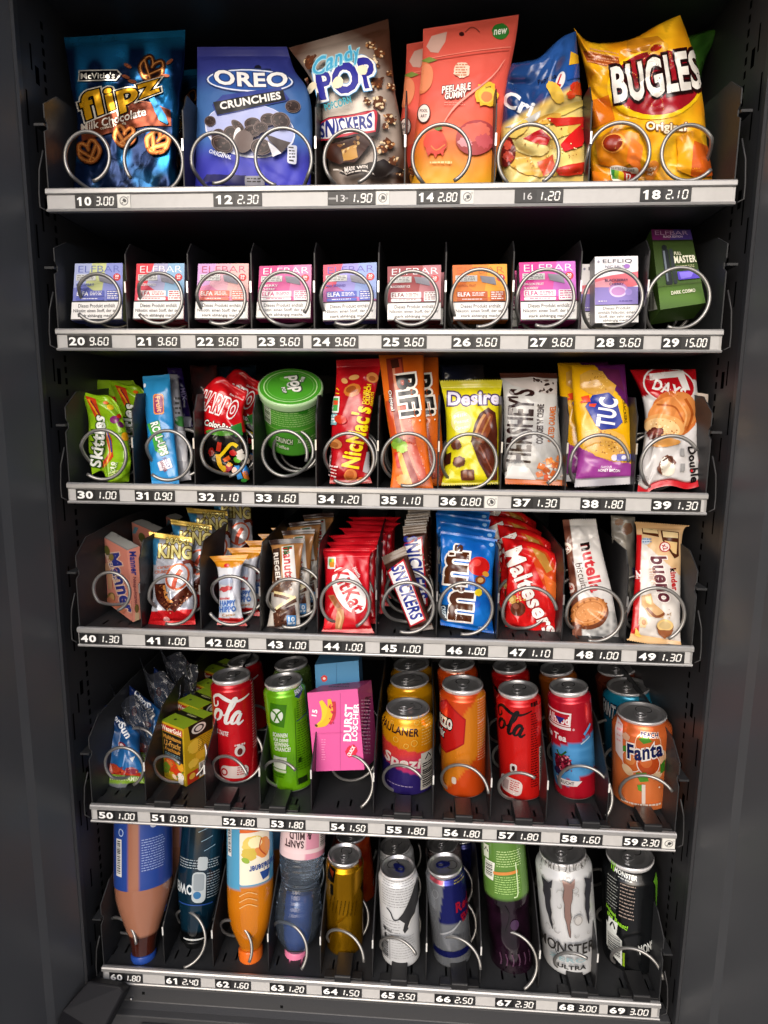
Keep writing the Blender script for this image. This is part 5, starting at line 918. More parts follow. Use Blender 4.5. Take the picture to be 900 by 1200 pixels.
# ------------------------------------------------------------------ fourth row: chocolate bars
G4 = 'bars on the fourth tray'
q40 = [(115, 626, .085), (149, 645, .030), (156, 729, .026), (122, 704, .078)]
e40 = at(163.5, 640, .042)-at(149, 645, .030)
w40 = carton('wafer_box', 'salmon pink wafer box standing at an angle above price label 40', 'wafer box', q40, e40, ['c47c6c', 'd08876', 'a86a5c', '8a8a88', '9a5c48'], fin=CARD, fdec=
 [T('Manner', 142, 683, 72, 15, 74, '27307c', .05, .15, [('d0b09c', 1.2)]), rect(117, 632, 121, 640, '5a8a9a', 20), T('HASELNUSS', 131, 664, 40, 5, 72, 'd8c0a8', .02)]+[ell(*a) for a in ((126, 645, 3, 6, '5a5a28', -15), (131, 653, 3, 4, '7a6a34', 0), (131, 700, 4.5, 6, '6a5a28', 0), (132, 700, 3, 4.5, 'b08a58', 0))]+[stroke([(124, 660), (129, 675), (130, 690)], 5, 'b88a68', 4), rect(124, 706, 150, 712, 'b06a50', 38)],
 rdec=[T('Manner', 156.5, 660, 28, 8, 84, '27307c', .05, .1), T('Neapolitaner', 158, 693, 34, 4.5, 86, '6a2a3a', .01, .2), ell(160, 713, 2.5, 5, '6a5a30'), rect(158, 718, 163, 728, 'b8a080')],
 tdec=[poly([(116, 626), (150, 644), (163, 640), (160, 634), (130, 618)], 'a8a8a4')])
for k in range(2): dup(w40, (.016+.020*k, .066+.062*k, .004), ['second salmon wafer box behind the front one above price label 40', 'third salmon wafer box, in shadow at the back above price label 40'][k], 'salmon wafer boxes')
def mx(X, Y): return np.where((Y > 716+(X-175)*-.05)[..., None], C('c0141c'), np.where(((X < 186+(Y-640)*-.15) & (Y < 662))[..., None], C('3c86b4'), mix('a2a6b2', 'c6cad4', vnoise(X/12, Y/16, 4))))
p41 = pack('caramel_bar', 'silver white caramel bar with gold top edge above price label 41', 'chocolate bar', (174, 623), (225, 630), (229, 732), (173, 733), .062, .026, th=.011, cr=.0028, base=mx, fin=SATIN, seal=(.065, .06), sealcol=('b89a3c', 'b8121a'), right=[(226, 660), (227, 700)], left=[(179, 650), (179, 705)], zig=.4, step=.0013, nf=34, dec=
 [T('MAXI', 208, 634.5, 26, 7, 4, 'e4d888', .05, 0, [('5a4a10', .8)]), T('KiNG', 205, 647, 38, 16, 3, 'e8dc90', .07, 0, [('6a5410', 1)]), T('caramel', 195, 664, 20, 4, -4, 'c06a48', .01, .2), T('CRUNCHY', 192, 670, 20, 4, -4, 'c06a48', .02), 
  ell(208, 678, 14, 16, 'dcdade', 20), ring(208, 676, 12, 15, 2.4, 'c8603c', 25), stroke([(203, 690), (206, 678), (212, 668)], 5, 'd0583c', 5), stroke([(188, 684), (190, 700), (200, 711)], 12, '4a1c10', 6), stroke([(200, 712), (210, 702), (222, 692)], 13, '5a2414', 6), stroke([(193, 686), (196, 700), (202, 706)], 3, 'd89048', 5), specks([(186, 684), (196, 690), (202, 704), (222, 692), (222, 704), (200, 718), (188, 704)], 60, 1.1, ['a0603c', '2a0e08', 'd0a080']), ell(196, 725, 4, 3, 'e0a0a0', 20), stroke([(214, 660), (222, 658), (226, 664)], 4, '6a2a18', 4)])
for k, d in enumerate(((.014, .036, .010), (.030, .070, .022), (.046, .105, .034))): dup(p41, d, ['second caramel bar, right behind the front one above price label 41', 'third caramel bar above price label 41, its gold edge catching light', 'rearmost caramel bar above price label 41'][k], 'caramel bars behind price label 41')
def hp(X, Y): return np.where((Y < 663-(X-268)*.06+3*np.cos((X-268)/9))[..., None], mix('c07a10', 'e09a28', vnoise(X/7, Y/5, 2)), np.where((Y > 724)[..., None], C('b81818'), mix('b4b8c8', 'dcdee4', vnoise(X/9, Y/14, 5)+.2)))
p42 = pack('wafer_bar', 'small white biscuit bar with flared orange top above price label 42', 'chocolate bar', (245, 652), (291, 650), (290, 734), (254, 732), .052, .030, th=.010, cr=.0024, base=hp, seal=(.10, .07), right=[(283, 668), (283, 715)], left=[(255, 668), (257, 715)], step=.0012, dec=
 [T('kinder', 264, 701, 12, 3, -4, 'c02020', .03), T('HAPPY', 267, 706.5, 17, 6, -4, '2f55a8', .07, 0, [('9ab8dc', .6)]), T('HIPPO', 267, 713.5, 18, 6.5, -4, '2f55a8', .07, 0, [('9ab8dc', .6)]), T('Cacao', 268, 720, 14, 3, -6, 'b8844a', .02), ell(265, 690, 7, 3, 'c0484c', -10, wob=.2), ell(264, 680, 8, 6, 'b8c4dc', 0, wob=.1), ell(266, 663, 3, 2, 'c02020')])
for k in range(4): dup(p42, (.0115*(k+1), .030*(k+1), .0035*(k+1)), ['second', 'third', 'fourth', 'fifth'][k]+' orange topped biscuit bar counted from the front above price label 42', 'orange topped biscuit bars above price label 42')
def hn(X, Y): return np.where((Y < 682)[..., None], mix('8a5a34', 'b0804c', vnoise(X/10, Y/20, 3)), mix('a8a29c', 'cac4bc', vnoise(X/10, Y/12, 6)))
p43 = pack('hazelnut_bar', 'tan and white hazelnut wafer bar with dark brown ends above price label 43', 'chocolate bar', (315, 633), (357, 630), (352, 737), (312, 739), .060, .026, th=.009, cr=.0022, base=hn, seal=(.065, .05), sealcol=('2c1812', '2a1812'), right=[(353, 655), (351, 700)], left=[(320, 655), (317, 710)], zig=.4, step=.0012, dec=
 [poly([(330, 641), (344, 639), (347, 680), (332, 681)], 'd8d6d2'), T('hanuta', 338, 661, 38, 11, 86, 'b01c24', .06), T('ha', 337.5, 645.5, 9.5, 10, 86, '1c5a30', .06), poly([(320, 644), (328, 642), (330, 682), (321, 684)], '3c2418'), T('RIEGEL', 325, 664, 32, 5.5, 85, 'e4ddd4', .04),
  ell(330, 686, 13, 8, '5a3a28', -30, wob=.12), specks([(320, 680), (338, 676), (342, 690), (324, 700)], 24, 1.2, ['8a6448', '3a2418', 'b89070']), stroke([(322, 696), (332, 698), (346, 703)], 6, '5a3018', 5), stroke([(322, 694), (332, 696), (346, 701)], 3, 'e4d098', 5), stroke([(324, 716), (336, 707), (346, 702)], 6, '4a2818', 5), stroke([(324, 713), (336, 705), (346, 699)], 3, 'e8d8a8', 5), poly([(321, 718), (345, 708), (346, 720), (338, 732), (322, 733)], '4a2c20'), specks([(321, 718), (345, 708), (346, 720), (338, 732), (322, 733)], 30, 1, ['8a6450', '2a1610']),
  rect(336, 721, 346, 733, '4a86c0', -2, 1), T('10', 341, 725, 6, 5, 0, 'e8f0f8', .03), lines(337, 728, 345, 732, 1, 'd8e4f0')])
for k in range(3): dup(p43, (.008*(k+1), .030*(k+1), .006*(k+1)), ['second', 'third', 'fourth'][k]+' brown ended hazelnut bar counted from the front above price label 43', 'hazelnut bars above price label 43')
def kk(X, Y): return mix('b40c1a', 'd01a28', vnoise(X/18, Y/20, 3))
p44 = pack('wafer_finger_bar', 'flat red wafer finger bar with white oval emblem above price label 44', 'chocolate bar', (370, 643), (442, 642), (439, 742), (375, 744), .060, .018, th=.009, cr=.0018, base=kk, seal=(.07, .07), right=[(434, 656), (434, 725)], left=[(380, 656), (380, 725)], zig=.5, step=.0014, soft=.3, dec=
 [stroke([(380, 654), (434, 652)], .8, 'e85a60'), rect(384.5, 653, 393.5, 667, 'd8dcd8', 2, 1), rect(386, 655, 389, 663, '6aaa4a'), rect(389, 655, 392, 663, 'd8c83a'), rect(387, 659, 392, 665, 'd88a2a'),
  ell(409, 692, 29, 16, 'eae6e4', 62), T('KitKat', 409, 692, 54, 18, 62, 'c00f1e', .05, .05), T('Nestle', 418, 671, 13, 4, 62, 'f0d8d8', .03), poly([(385, 698), (392, 697), (402, 712), (395, 715)], 'a86c44'), poly([(387, 699), (392, 698), (400, 711), (396, 713)], '8a5230'), poly([(396, 712), (403, 714), (404, 724), (400, 738), (393, 736), (394, 724)], 'b07c50', ), stroke([(397, 716), (400, 724), (397, 735)], 2, 'd8a878', 4), poly([(382, 718), (392, 730), (386, 738), (381, 736)], 'e02a34')])
for k in range(5): dup(p44, (.0045*(k+1), .024*(k+1), .004*(k+1)), ['second', 'third', 'fourth', 'fifth', 'sixth'][k]+' flat red wafer bar counted from the front above price label 44', 'red wafer bars above price label 44')
def sn(X, Y): return mix('2e1812', '472820', vnoise(X/7, Y/12, 4))
def snbar(tl, tr, br, bl, a, cx, cy, w, h, lab, yt, yb):
    P = lambda u, v: tuple(np.array(tl)*(1-u)*(1-v)+np.array(tr)*u*(1-v)+np.array(br)*u*v+np.array(bl)*(1-u)*v)
    return pack('peanut_bar', lab, 'chocolate bar', tl, tr, br, bl, yt, yb, th=.0075, cr=.0016, base=sn, seal=(.10, .06), sealcol=('6a5a50', '3a2018'), zig=.4, step=.0012, dec=
     [poly([P(.0, .19), P(.80, .13), P(.82, .88), P(.05, .93)], 'b01c28'), poly([P(.06, .21), P(.74, .155), P(.75, .86), P(.10, .91)], 'e6e4e6'), T('SNICKERS', cx, cy, w, h, a, '1d2c86', .07, .1), lines(*P(.84, .2), *(np.array(P(.84, .2))+[5, 50]), 8, '8a7a70', .3, -22)])
snbar((447, 653), (474, 640), (508, 737), (482, 741), 69, 477, 694, 66, 15, 'brown peanut bar tilted to the right above price label 45', .055, .030)
snbar((472, 617), (499, 614), (507, 722), (480, 724), 80, 487, 665, 74, 16, 'second brown peanut bar standing upright behind the tilted one above price label 45', .085, .075)
for k in range(3): snbar((474+2*k, 609-6*k), (500+2*k, 607-6*k), (507, 700), (482, 700), 80, 487, 655, 66, 15, ['third', 'fourth', 'fifth'][k]+' brown peanut bar in the stack, only its dark end showing above price label 45', .11+.025*k, .10+.025*k)
def mm(X, Y): return mix('0a50a8', '1c78d4', vnoise(X/14, Y/16, 8))
p46 = pack('chocolate_drops_bag', 'bright blue bag of chocolate drops, front of the stack above price label 46', 'sweets bag', (516, 622), (583, 632), (579, 743), (516, 732), .060, .030, th=.012, cr=.0034, base=mm, fin=FILM, seal=(.04, .035), right=[(578, 665), (576, 715)], left=[(517, 660), (517, 705)], zig=.5, step=.0013, nf=40, dec=
 [T('m', 540, 710, 34, 28, -84, '4a2410', .09, 0, [('efe9e2', 2.2)]), T('&', 538, 687, 12, 14, -84, '4a2410', .07, 0, [('efe9e2', 2)]), T('m', 535, 666, 38, 26, -84, '4a2410', .09, 0, [('efe9e2', 2.2)]), T("'s", 535, 645, 13, 15, -84, '4a2410', .06, 0, [('efe9e2', 2)]),
  ell(561, 664, 12, 11, 'c01a18', 10), ell(558, 660, 5, 4, 'd84038', -20), ell(562, 680, 6, 5, '7a3c18'), ell(562, 680, 3.5, 3, 'd0a060'), ell(560, 694, 4, 4, 'e0c820'), ell(559, 707, 3, 4, '2058b8'), ell(568, 673, 4, 3, 'c88a30', 20), rect(517, 708, 525, 726, '183048', 6), T('CRISPY', 521, 717, 15, 5, 84, 'd8e8f0', .03), lines(560, 733, 572, 738, 2, 'a0c8f0', .4), ell(575, 639, 3, 2, '8ab8e8')])
for k in range(3): dup(p46, (-.002*(k+1), .022*(k+1), .008*(k+1)), ['second', 'third', 'fourth'][k]+' blue chocolate drops bag counted from the front above price label 46', 'blue bags above price label 46')
def mt(X, Y): return mix('b81014', 'd81c1c', vnoise(X/16, Y/18, 8))
p47 = pack('malt_ball_bag', 'bright red bag of malt balls with slanting white lettering above price label 47', 'sweets bag', (588, 630), (659, 655), (657, 749), (592, 734), .075, .050, th=.014, cr=.004, base=mt, seal=(.0, .03), right=[(658, 690), (655, 730)], left=[(594, 665), (593, 705)], top=[(604, 632), (632, 638)], bottom=[(622, 743)], step=.0014, nf=46, dec=
 [poly([(617, 640), (640, 648), (656, 672), (655, 700), (646, 706), (630, 672)], 'c04418'), poly([(622, 642), (638, 650), (648, 668), (640, 672)], 'b8863c'), poly([(636, 672), (652, 684), (650, 702), (642, 700)], 'd86a2c'),
  T('Maltesers', 621, 694, 108, 21, 64, 'eee8e4', .034, .1, [('8a0c10', .8)], arc=-3, tap=-.12), ell(607, 713, 8.5, 8.5, '5c2c1c'), ell(605, 710, 4, 3.5, '8a5240'), ell(601, 702, 5, 5, 'd0a050', 0, wob=.15), ell(600, 702, 3, 3, 'e8cc80', wob=.1), specks([(604, 694), (614, 692), (616, 702), (606, 706)], 8, 1.3, ['d0a050', 'e8c878'])])
for k in range(3): dup(p47, (-.006*(k+1), .030*(k+1), .010*(k+1)), ['second', 'third', 'fourth'][k]+' red malt ball bag counted from the front above price label 47', 'red malt ball bags above price label 47')
def nu(X, Y): return np.where((X < 671+(Y-640)*.11)[..., None], mix('4a1c14', '8a5a48', vnoise(X/6, Y/10, 3)), np.where((Y > 716)[..., None], mix('7a7a7a', 'd4d4d2', vnoise(X/4, Y/4, 3)), mix('cac8c6', 'dedcda', vnoise(X/12, Y/20, 3))))
p48 = pack('biscuit_pouch', 'pale silver biscuit packet with printed round biscuit above price label 48', 'biscuit packet', (659, 609), (698, 608), (727, 752), (671, 753), .080, .030, th=.010, cr=.003, base=nu, fin=FILM, seal=(.055, .05), right=[(704, 640), (716, 690)], left=[(663, 640), (669, 700)], zig=.6, step=.0013, nf=44, dec=
 [T('nutella', 693, 665, 58, 15, 78, 'bc1828', .06), T('n', 686, 641, 9, 10.5, 78, '1c1614', .07), T('biscuits', 682, 676, 32, 8, 76, '4a342c', .0, .1), ell(664, 643, 6, 7, 'd8c8b8', 0, wob=.08), ell(664, 644, 3.6, 4.5, '7a3a2c', 0), T('x', 664, 644, 4, 5, 70, 'f0e8e0', .03), ell(669, 689, 5, 6, 'dcc8c0', 0, wob=.08), T('3', 669, 689, 5, 6, 70, 'b04030', .03),
  ell(691, 719, 22, 18, '6a3a24', -22), ell(690, 716, 21.5, 16, 'c07c44', -22), ell(690, 716, 18.5, 13, 'd29058', -22), specks([(672, 712), (700, 700), (708, 718), (684, 730)], 24, .9, ['a8642c', 'e8b07c']), ring(690, 716, 16, 11, .8, 'b0703c', -22)]+[ell(690+19.5*math.cos(t), 716+14.5*math.sin(t)-7*math.cos(t)*.9+1, 1.1, 1.4, '9a5a2c') for t in np.linspace(0, 6, 16)])
pack('snack_packet', 'white packet with brown print behind the cream bar above price label 49', 'snack packet', (716, 604), (744, 606), (744, 715), (736, 700), .085, .070, th=.009, cr=.003, base=lambda X, Y: mix('4a4640', '98948c', vnoise(X/8, Y/10, 4)), left=[(718, 640), (728, 672)], step=.0016, dec=[ell(735, 620, 6, 7, '6a4a38', 20, wob=.1), ell(726, 612, 5, 4, '8a6a50', 0, wob=.2), T('kinder', 744, 675, 20, 5, 84, '2a3a8a', .03)])
def bu(X, Y): return np.where((X < 752-(Y-640)*.035)[..., None] & (Y > 626)[..., None], C('b8181c'), np.where((Y < 655-(775-X)*.9)[..., None] | ((X > 782+(660-Y)*.35) & (Y < 655))[..., None], mix('c8a478', 'd8b88c', vnoise(X/8, Y/8, 2)), mix('c8c2bc', 'dcd8d3', vnoise(X/14, Y/14, 2))))
pack('cream_bar', 'white and red cream bar with beige crimped ends above price label 49', 'chocolate bar', (743, 611), (808, 616), (801, 762), (734, 750), .066, .012, th=.010, cr=.002, base=bu, seal=(.06, .075), sealcol=('c8a070', 'd4ac78'), right=[(799, 632), (797, 740)], left=[(746, 632), (740, 735)], zig=.5, step=.0014, dec=
 [poly([(752, 619), (771, 622), (772, 630), (753, 626)], '4a2414'), poly([(753, 619), (770, 621), (771, 626), (754, 624)], 'd8c090'), poly([(774, 622), (795, 624), (795, 652), (790, 655), (776, 634)], '4a2414'), poly([(776, 623), (794, 625), (794, 631), (777, 630)], 'dcc494'), poly([(778, 634), (793, 636), (792, 650), (788, 648)], 'd8b880'),
  T('bueno', 776, 679, 54, 19, 79, '5c2430', .045, .2, [('e8e0dc', 1)]), T('kinder', 789, 679, 26, 7, 84, 'b81820', .06), T('k', 788, 668.5, 4.5, 7, 84, '141414', .06), T('White', 765, 675, 20, 8, 80, 'c8a48c', .0, .2), ell(778.5, 641.5, 6.4, 6, 'b01c28'), ell(778.5, 641.5, 5.2, 4.9, 'e4dcd8'), T('x2', 778.5, 641.5, 7, 6, 70, 'b01c28', .04), ell(757, 635, 5, 4, 'b4c0d0', 0), lines(753, 632, 764, 638, 2, '5a7aa0', .5), T('2', 749.5, 673, 9, 6, 84, 'f0e0e0', .04), lines(746, 676, 752, 680, 2, 'e8c8c8', .4),
  poly([(752, 698), (762, 695), (765, 706), (778, 718), (776, 724), (762, 722), (752, 708)], 'c8a070'), poly([(756, 699), (762, 698), (763, 708), (758, 706)], 'd8cc90'), stroke([(758, 712), (768, 722), (778, 718)], 3, '7a4424', 4), ell(753, 729, 5, 6, 'd8b888', 0, wob=.15), ell(754, 729, 2.6, 3.4, 'b07a40'), poly([(745, 735), (752, 745), (748, 747), (743, 744)], 'e0c060'), ell(778, 734, 10, 8, '7a4a2a', 10), ell(778, 732, 9.5, 7, 'd8b878', 10), ell(778, 732, 7, 4.6, 'c0a878', 10), poly([(769, 737), (788, 738), (786, 744), (778, 748), (771, 744)], '8a5230'), specks([(775, 715), (785, 712), (788, 725), (778, 724)], 8, .8, ['8a6a4a', 'b89a70'])])

# ------------------------------------------------------------------ fifth row: pouches, cartons and cans
G5 = 'cans on the fifth tray'
def cap(X, Y): n = vnoise(X/10, Y/10, 3); c = mix('0a1c48', '2268a8', (Y-845)/50+.35*n); t = (Y > 905)[..., None]; c = np.where(t, C('7ca038'), c); return np.where((Y > 918)[..., None], C('6a6e74'), c)
p50 = pack('drink_pouch', 'blue drink pouch in crinkled clear wrap above price label 50', 'drink pouch', (122, 825), (164, 858), (170, 918), (121, 915), .080, .046, th=.012, cr=.003, base=cap, fin=FILM, right=[(164, 880), (167, 900)], left=[(121, 850), (121, 885)], bottom=[(142, 928), (152, 918)], step=.0013, nf=36, dec=
 [T('Capri', 134.5, 841, 20, 8.5, 52, 'eceff2', .05), T('Sun', 146.5, 856, 19, 9, 58, 'eceff2', .05), ell(127, 857, 3, 6, '8a2030', 0), ell(127, 857, 1.6, 3, 'e8c0c0'), ell(143, 873, 5, 3, '7a2430', 30), ell(143, 873, 2.5, 1.5, 'e0c8c8', 30), poly([(152, 888), (158, 886), (155, 893)], 'd0d8e0'),
  poly([(124, 892), (136, 896), (148, 904), (164, 906), (165, 910), (126, 906)], 'b0341c'), ell(134, 900, 7, 5, 'c8482a', 20, wob=.1), ell(154, 903, 8, 4, '8a2c3a', 10, wob=.1), specks([(128, 896), (160, 902), (160, 908), (130, 906)], 14, 1, ['e07848', '7a1c20']), T('MULTIVITAMIN', 146, 912, 32, 4.4, 3, 'd8e4b8', .02)])
for k, d in enumerate(((.020, .036, .012), (.040, .072, .024))): dup(p50, d, ['second blue drink pouch half hidden behind the front one above price label 50', 'third blue drink pouch in shadow at the back above price label 50'][k], 'blue drink pouches')
w50 = pack('clear_wrap', 'crumpled clear film rising from the top of the front drink pouch', 'plastic wrap', (128, 799), (180, 830), (175, 892), (143, 846), .104, .076, th=.006, cr=.009, base='b8c0c8', fin=CLEAR, top=[(140, 818), (158, 814), (170, 828)], right=[(180, 845)], nf=110, step=.0014)
dup(w50, (.022, .036, .020), 'crumpled clear film over the second drink pouch above price label 50', 'crumpled clear films')
dup(w50, (.040, .070, .036), 'crumpled clear film over the rearmost drink pouch above price label 50', 'crumpled clear films')
# juice cartons: built square on their own base, then turned on the tray
def juice(xb, yb, xt, rz, label):
    c0 = atz(xb, yb, FZ[4]+.001); h, w, d = .082, .045, .052; a = math.radians(rz); X = np.array([math.cos(a), math.sin(a), 0]); Yv = np.array([-math.sin(a), math.cos(a), 0]); Z = np.array([0, 0, 1.])
    bl = c0-X*w; tl, tr, br = bl+Z*h, c0+Z*h, c0
    yel = vgrad((830, 'b0ac20'), (860, 'd8b428'), (900, 'c8a018'), (925, 'c85a18'))
    def fm(o, ex, ey, W, H): return lambda p: p/np.array([W, H], float)
    return tl, tr, br, bl, Yv*d
tl, tr, br, bl, e = juice(218, 922, 0, -28, '')
FJ = [rect(0, 3, 34, 12, 'b0241c', 0, 1), T('WeserGold', 17, 7.5, 31, 7, 0, 'f4ecd8', .05), rect(3, 13, 34, 48, '1c1a18'), T('Multivitamin', 18, 18.5, 28, 6, 0, 'd89a3c', .02, .2), T('12-Frucht', 18, 27, 26, 8, 0, 'd8a048', .02, .2), T('Fruchtsaft', 18, 35, 24, 5.5, 0, 'd89a3c', .02, .2), lines(6, 40, 31, 44, 2, '8ab0c0', .4),
      ell(14, 56, 10, 9, 'd0481c', 20), ell(12, 54, 6, 5, 'e07838', 20), ell(23, 60, 7, 7, 'c83a18', 0), ell(30, 53, 5, 6, 'e0a028'), ell(7, 62, 6, 8, '6a8a24', 20, wob=.1), ell(30, 66, 5, 5, 'e8e0d4'), ell(20, 70, 4, 3, 'e8c8a8', 30), specks([(2, 50), (34, 50), (34, 74), (2, 74)], 30, 1, ['f0c060', 'a83014', '5a7a20']), rect(26, 68, 34, 76, 'e8e4dc', 0, 2)]
SJ = [ell(10, 30, 7, 9, 'e0c040', 0, wob=.1), ell(18, 45, 8, 7, 'd8b02c', 0, wob=.1), ell(8, 52, 5, 6, 'e8c848', wob=.1), lines(13, 22, 29, 42, 8, '6a5a18', .35), T('0,2', 25, 48, 9, 6, 0, '2a2410', .02), rect(13, 56, 29, 76, 'dedad2'), bars(14.5, 57, 28, 74), rect(1, 62, 12, 77, 'b8341c', 0, 1), ell(6, 68, 3, 4, 'e0b040')]
def jcart(tl, tr, br, bl, e, label):
    parts = []; ctr = (tl+br)/2+e/2
    for (a, b, c, d), col, dec, fm in (((tl, tr, br, bl), mix('9aa424', 'c8a020', np.array(.8)), FJ, (36, 78)), ((tr, tr+e, br+e, br), C('c0a01c'), SJ, (30, 78)), ((tl+e, tl, bl, bl+e), C('8a9a24'), (), None), ((tl+e, tr+e, tr, tl), C('8fae28'), [rect(0, 9, 36, 14, '1c1a10'), ell(12, 20, 1.6, 1, '1c2410'), lines(14, 10, 30, 12.5, 1, 'b0b080', .7)], (36, 26)), ((bl, br, br+e, bl+e), C('8a7a18'), (), None), ((tr+e, tl+e, bl+e, br+e), C('b09018'), (), None)):
        S = quadS(a, b, c, d, out=(a+c)/2-ctr, fmap=uvmap(*fm) if fm else None); parts.append(S.base(col)); parts.append(S.prints(flat(dec), thr=8) if dec else None)
    J = join(parts); org = (bl+br+e)/2
    root = empty('juice_carton', org, label, 'juice carton', 'yellow juice cartons above price label 51'); mk('carton_body', J[0], J[1], CARD, root, org, J[3], J[2])
    # folded-down corner flap with a round recycling mark
    f0 = tr+e*.5; S = quadS(tr+e*.12+np.array([.0012, 0, .0005]), tr+e*.95+np.array([.0012, 0, .0005]), tr+e*.9+np.array([.0016, 0, -.020]), tr+e*.16+np.array([.0016, 0, -.020]), out=np.array([1, -.3, 0]), fmap=uvmap(20, 18))
    J = join([S.base('1c1a10'), S.prints(flat([ell(8, 8, 6, 6, 'd8d4c8'), ring(8, 8, 3.6, 3.6, 1.4, '2a2a2a')]), thr=8)]); mk('corner_flap', J[0], J[1], CARD, root, org, J[3], J[2])
    return root
j51 = jcart(tl, tr, br, bl, e, 'yellow green juice carton with black panel, frontmost above price label 51')
for k in range(3): dup(j51, (.003*(k % 2)-.001*k, .056*(k+1), .001), ['second', 'third', 'fourth'][k]+' yellow green juice carton counted from the front above price label 51')
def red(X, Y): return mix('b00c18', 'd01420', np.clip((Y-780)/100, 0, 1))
def script_la(x, y, s, c, sl=-.22, r=0):
    """brush script 'ola' with a long ribbon, written as strokes"""
    a = math.radians(r)
    def m(P): P = np.array(P, float)*s; X = P[:, 0]+sl*P[:, 1]; return np.stack([x+X*math.cos(a)-P[:, 1]*math.sin(a), y+X*math.sin(a)+P[:, 1]*math.cos(a)], 1)
    return [stroke(m([(-2.2, -.85), (-2.4, -1.5), (-1.9, -1.95), (-1.2, -1.75), (-.3, -1.5), (.6, -1.6), (1.6, -2.1)]), [.2*s, .3*s, .42*s, .3*s, .12*s], c, 6), stroke(m([(-2.2, -.85), (-1.9, -.6), (-1.6, -.9), (-1.75, -1.3)]), .18*s, c, 5),
            stroke(m([(-1.15, -.42), (-1.55, -.2), (-1.6, .55), (-1.2, .8), (-.85, .5), (-.85, -.1), (-1.15, -.42)]), [.3*s, .42*s, .3*s, .18*s, .4*s, .3*s], c, 6), stroke(m([(-.85, -.1), (-.55, .05), (-.3, -.1)]), .15*s, c, 4),
            stroke(m([(-.35, .0), (.1, -.8), (.15, -1.75), (-.12, -1.7), (-.2, -.6), (-.1, .6), (.2, .8), (.5, .4)]), [.14*s, .2*s, .3*s, .4*s, .45*s, .3*s, .15*s], c, 6),
            stroke(m([(1.15, -.3), (.75, -.4), (.5, .2), (.65, .75), (1.0, .6), (1.2, -.3), (1.15, .45), (1.4, .8), (1.75, .45)]), [.3*s, .4*s, .42*s, .2*s, .25*s, .42*s, .3*s, .15*s], c, 6)]
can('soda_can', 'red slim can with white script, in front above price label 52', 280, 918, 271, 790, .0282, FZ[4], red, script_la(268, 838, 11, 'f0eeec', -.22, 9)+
 [T('ORIGINAL TASTE', 252, 857, 32, 5.5, 9, 'f0e8e8', .04), lines(298, 806, 313, 885, 26, 'e0b0b0', .35), T('Coke', 293, 801, 10, 6, 10, 'e8d0d0', .02, .2), ell(281, 880, 6, 6.5, 'e8dcd8'), ell(281, 881, 3, 4, '6a2020'), lines(275, 872, 287, 876, 1, 'f0e0e0', .6, 0), rect(258, 897, 291, 911, 'eedcd8', 4, 6), ell(263, 904, 4.5, 4.5, 'c81c28'), ell(263, 904, 2.6, 2.6, 'f0dcd8'), lines(278, 899, 289, 909, 4, 'c83a40', .5, 4)], group=G5, tabrot=20)
def c52b(x, y, xt, yl, lab): return can('soda_can', lab, x, y, xt, yl, .0275, FZ[4], red, script_la(278, 815, 11, 'f0eeec', -.22, 9), group=G5)
c52b(299, 858, 285, 773, 'red slim can in shadow behind the front one above price label 52')
grn = lambda X, Y: mix('5c9c0c', '74b814', vnoise(X/18, Y/30, 3))
can('soda_can', 'bright lime green slim can, in front above price label 53', 346, 929, 332, 796, .0275, FZ[4], grn,
 [lines(314, 806, 372, 809.5, 1, 'e0ecd0', .8), T('SCAN & WIN', 335, 808, 34, 3, 0, 'e8f0d8', .03), T('FANTA', 352, 814, 13, 6, -12, 'e8f0f8', .05, 0, [('1c3c78', 1.4)]), poly([(345, 819), (358, 816), (351, 823)], '1c3c78'), poly([(316, 823), (336, 826), (333, 852), (314, 848)], '3c7808', ), ell(324, 838, 7.8, 8.3, 'e4eee0'), stroke([(318, 832), (324, 837), (321, 845)], 2, '3c7808', 4), stroke([(330, 832), (325, 837), (329, 845)], 2, '3c7808', 4), 
  T('SCANNEN', 328, 860.5, 18, 5, 3, 'e8f0dc', .06), T('FÜR DEINE', 329, 866, 18, 4.5, 3, 'e8f0dc', .06), T('GEWINN-', 330, 871.5, 18, 5, 3, 'e8f0dc', .06), T('CHANCE!', 331, 877, 19, 5, 3, 'e8f0dc', .06), rect(319, 886, 336, 900, 'dce4d4', 4), lines(321, 906, 334, 912, 2, '3c7808', .5), rect(319, 901, 336, 904, 'c8d8b0', 4),
  stroke([(345, 832), (348, 920)], .6, '2c5a08'), lines(347, 825, 364, 845, 8, '2c5c08', .4), stroke([(347, 847), (364, 843)], 1.2, '1c3c68'), lines(348, 850, 366, 905, 20, '2c5c08', .35), rect(349, 912, 360, 919, '1c2c10', -4), ell(351, 892, 2, 3, '1c3c08')], group=G5, tabrot=15)
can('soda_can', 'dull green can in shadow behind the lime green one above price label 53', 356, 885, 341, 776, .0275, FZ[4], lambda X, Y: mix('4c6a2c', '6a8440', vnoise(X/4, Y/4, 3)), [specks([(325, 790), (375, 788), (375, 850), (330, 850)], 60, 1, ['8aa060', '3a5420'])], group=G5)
pk = C('d8509a')
q54 = [(360, 812, .062), (419, 807, .056), (427, 902, .040), (368, 904, .044)]
e54 = at(435, 797, .105)-at(419, 807, .056)
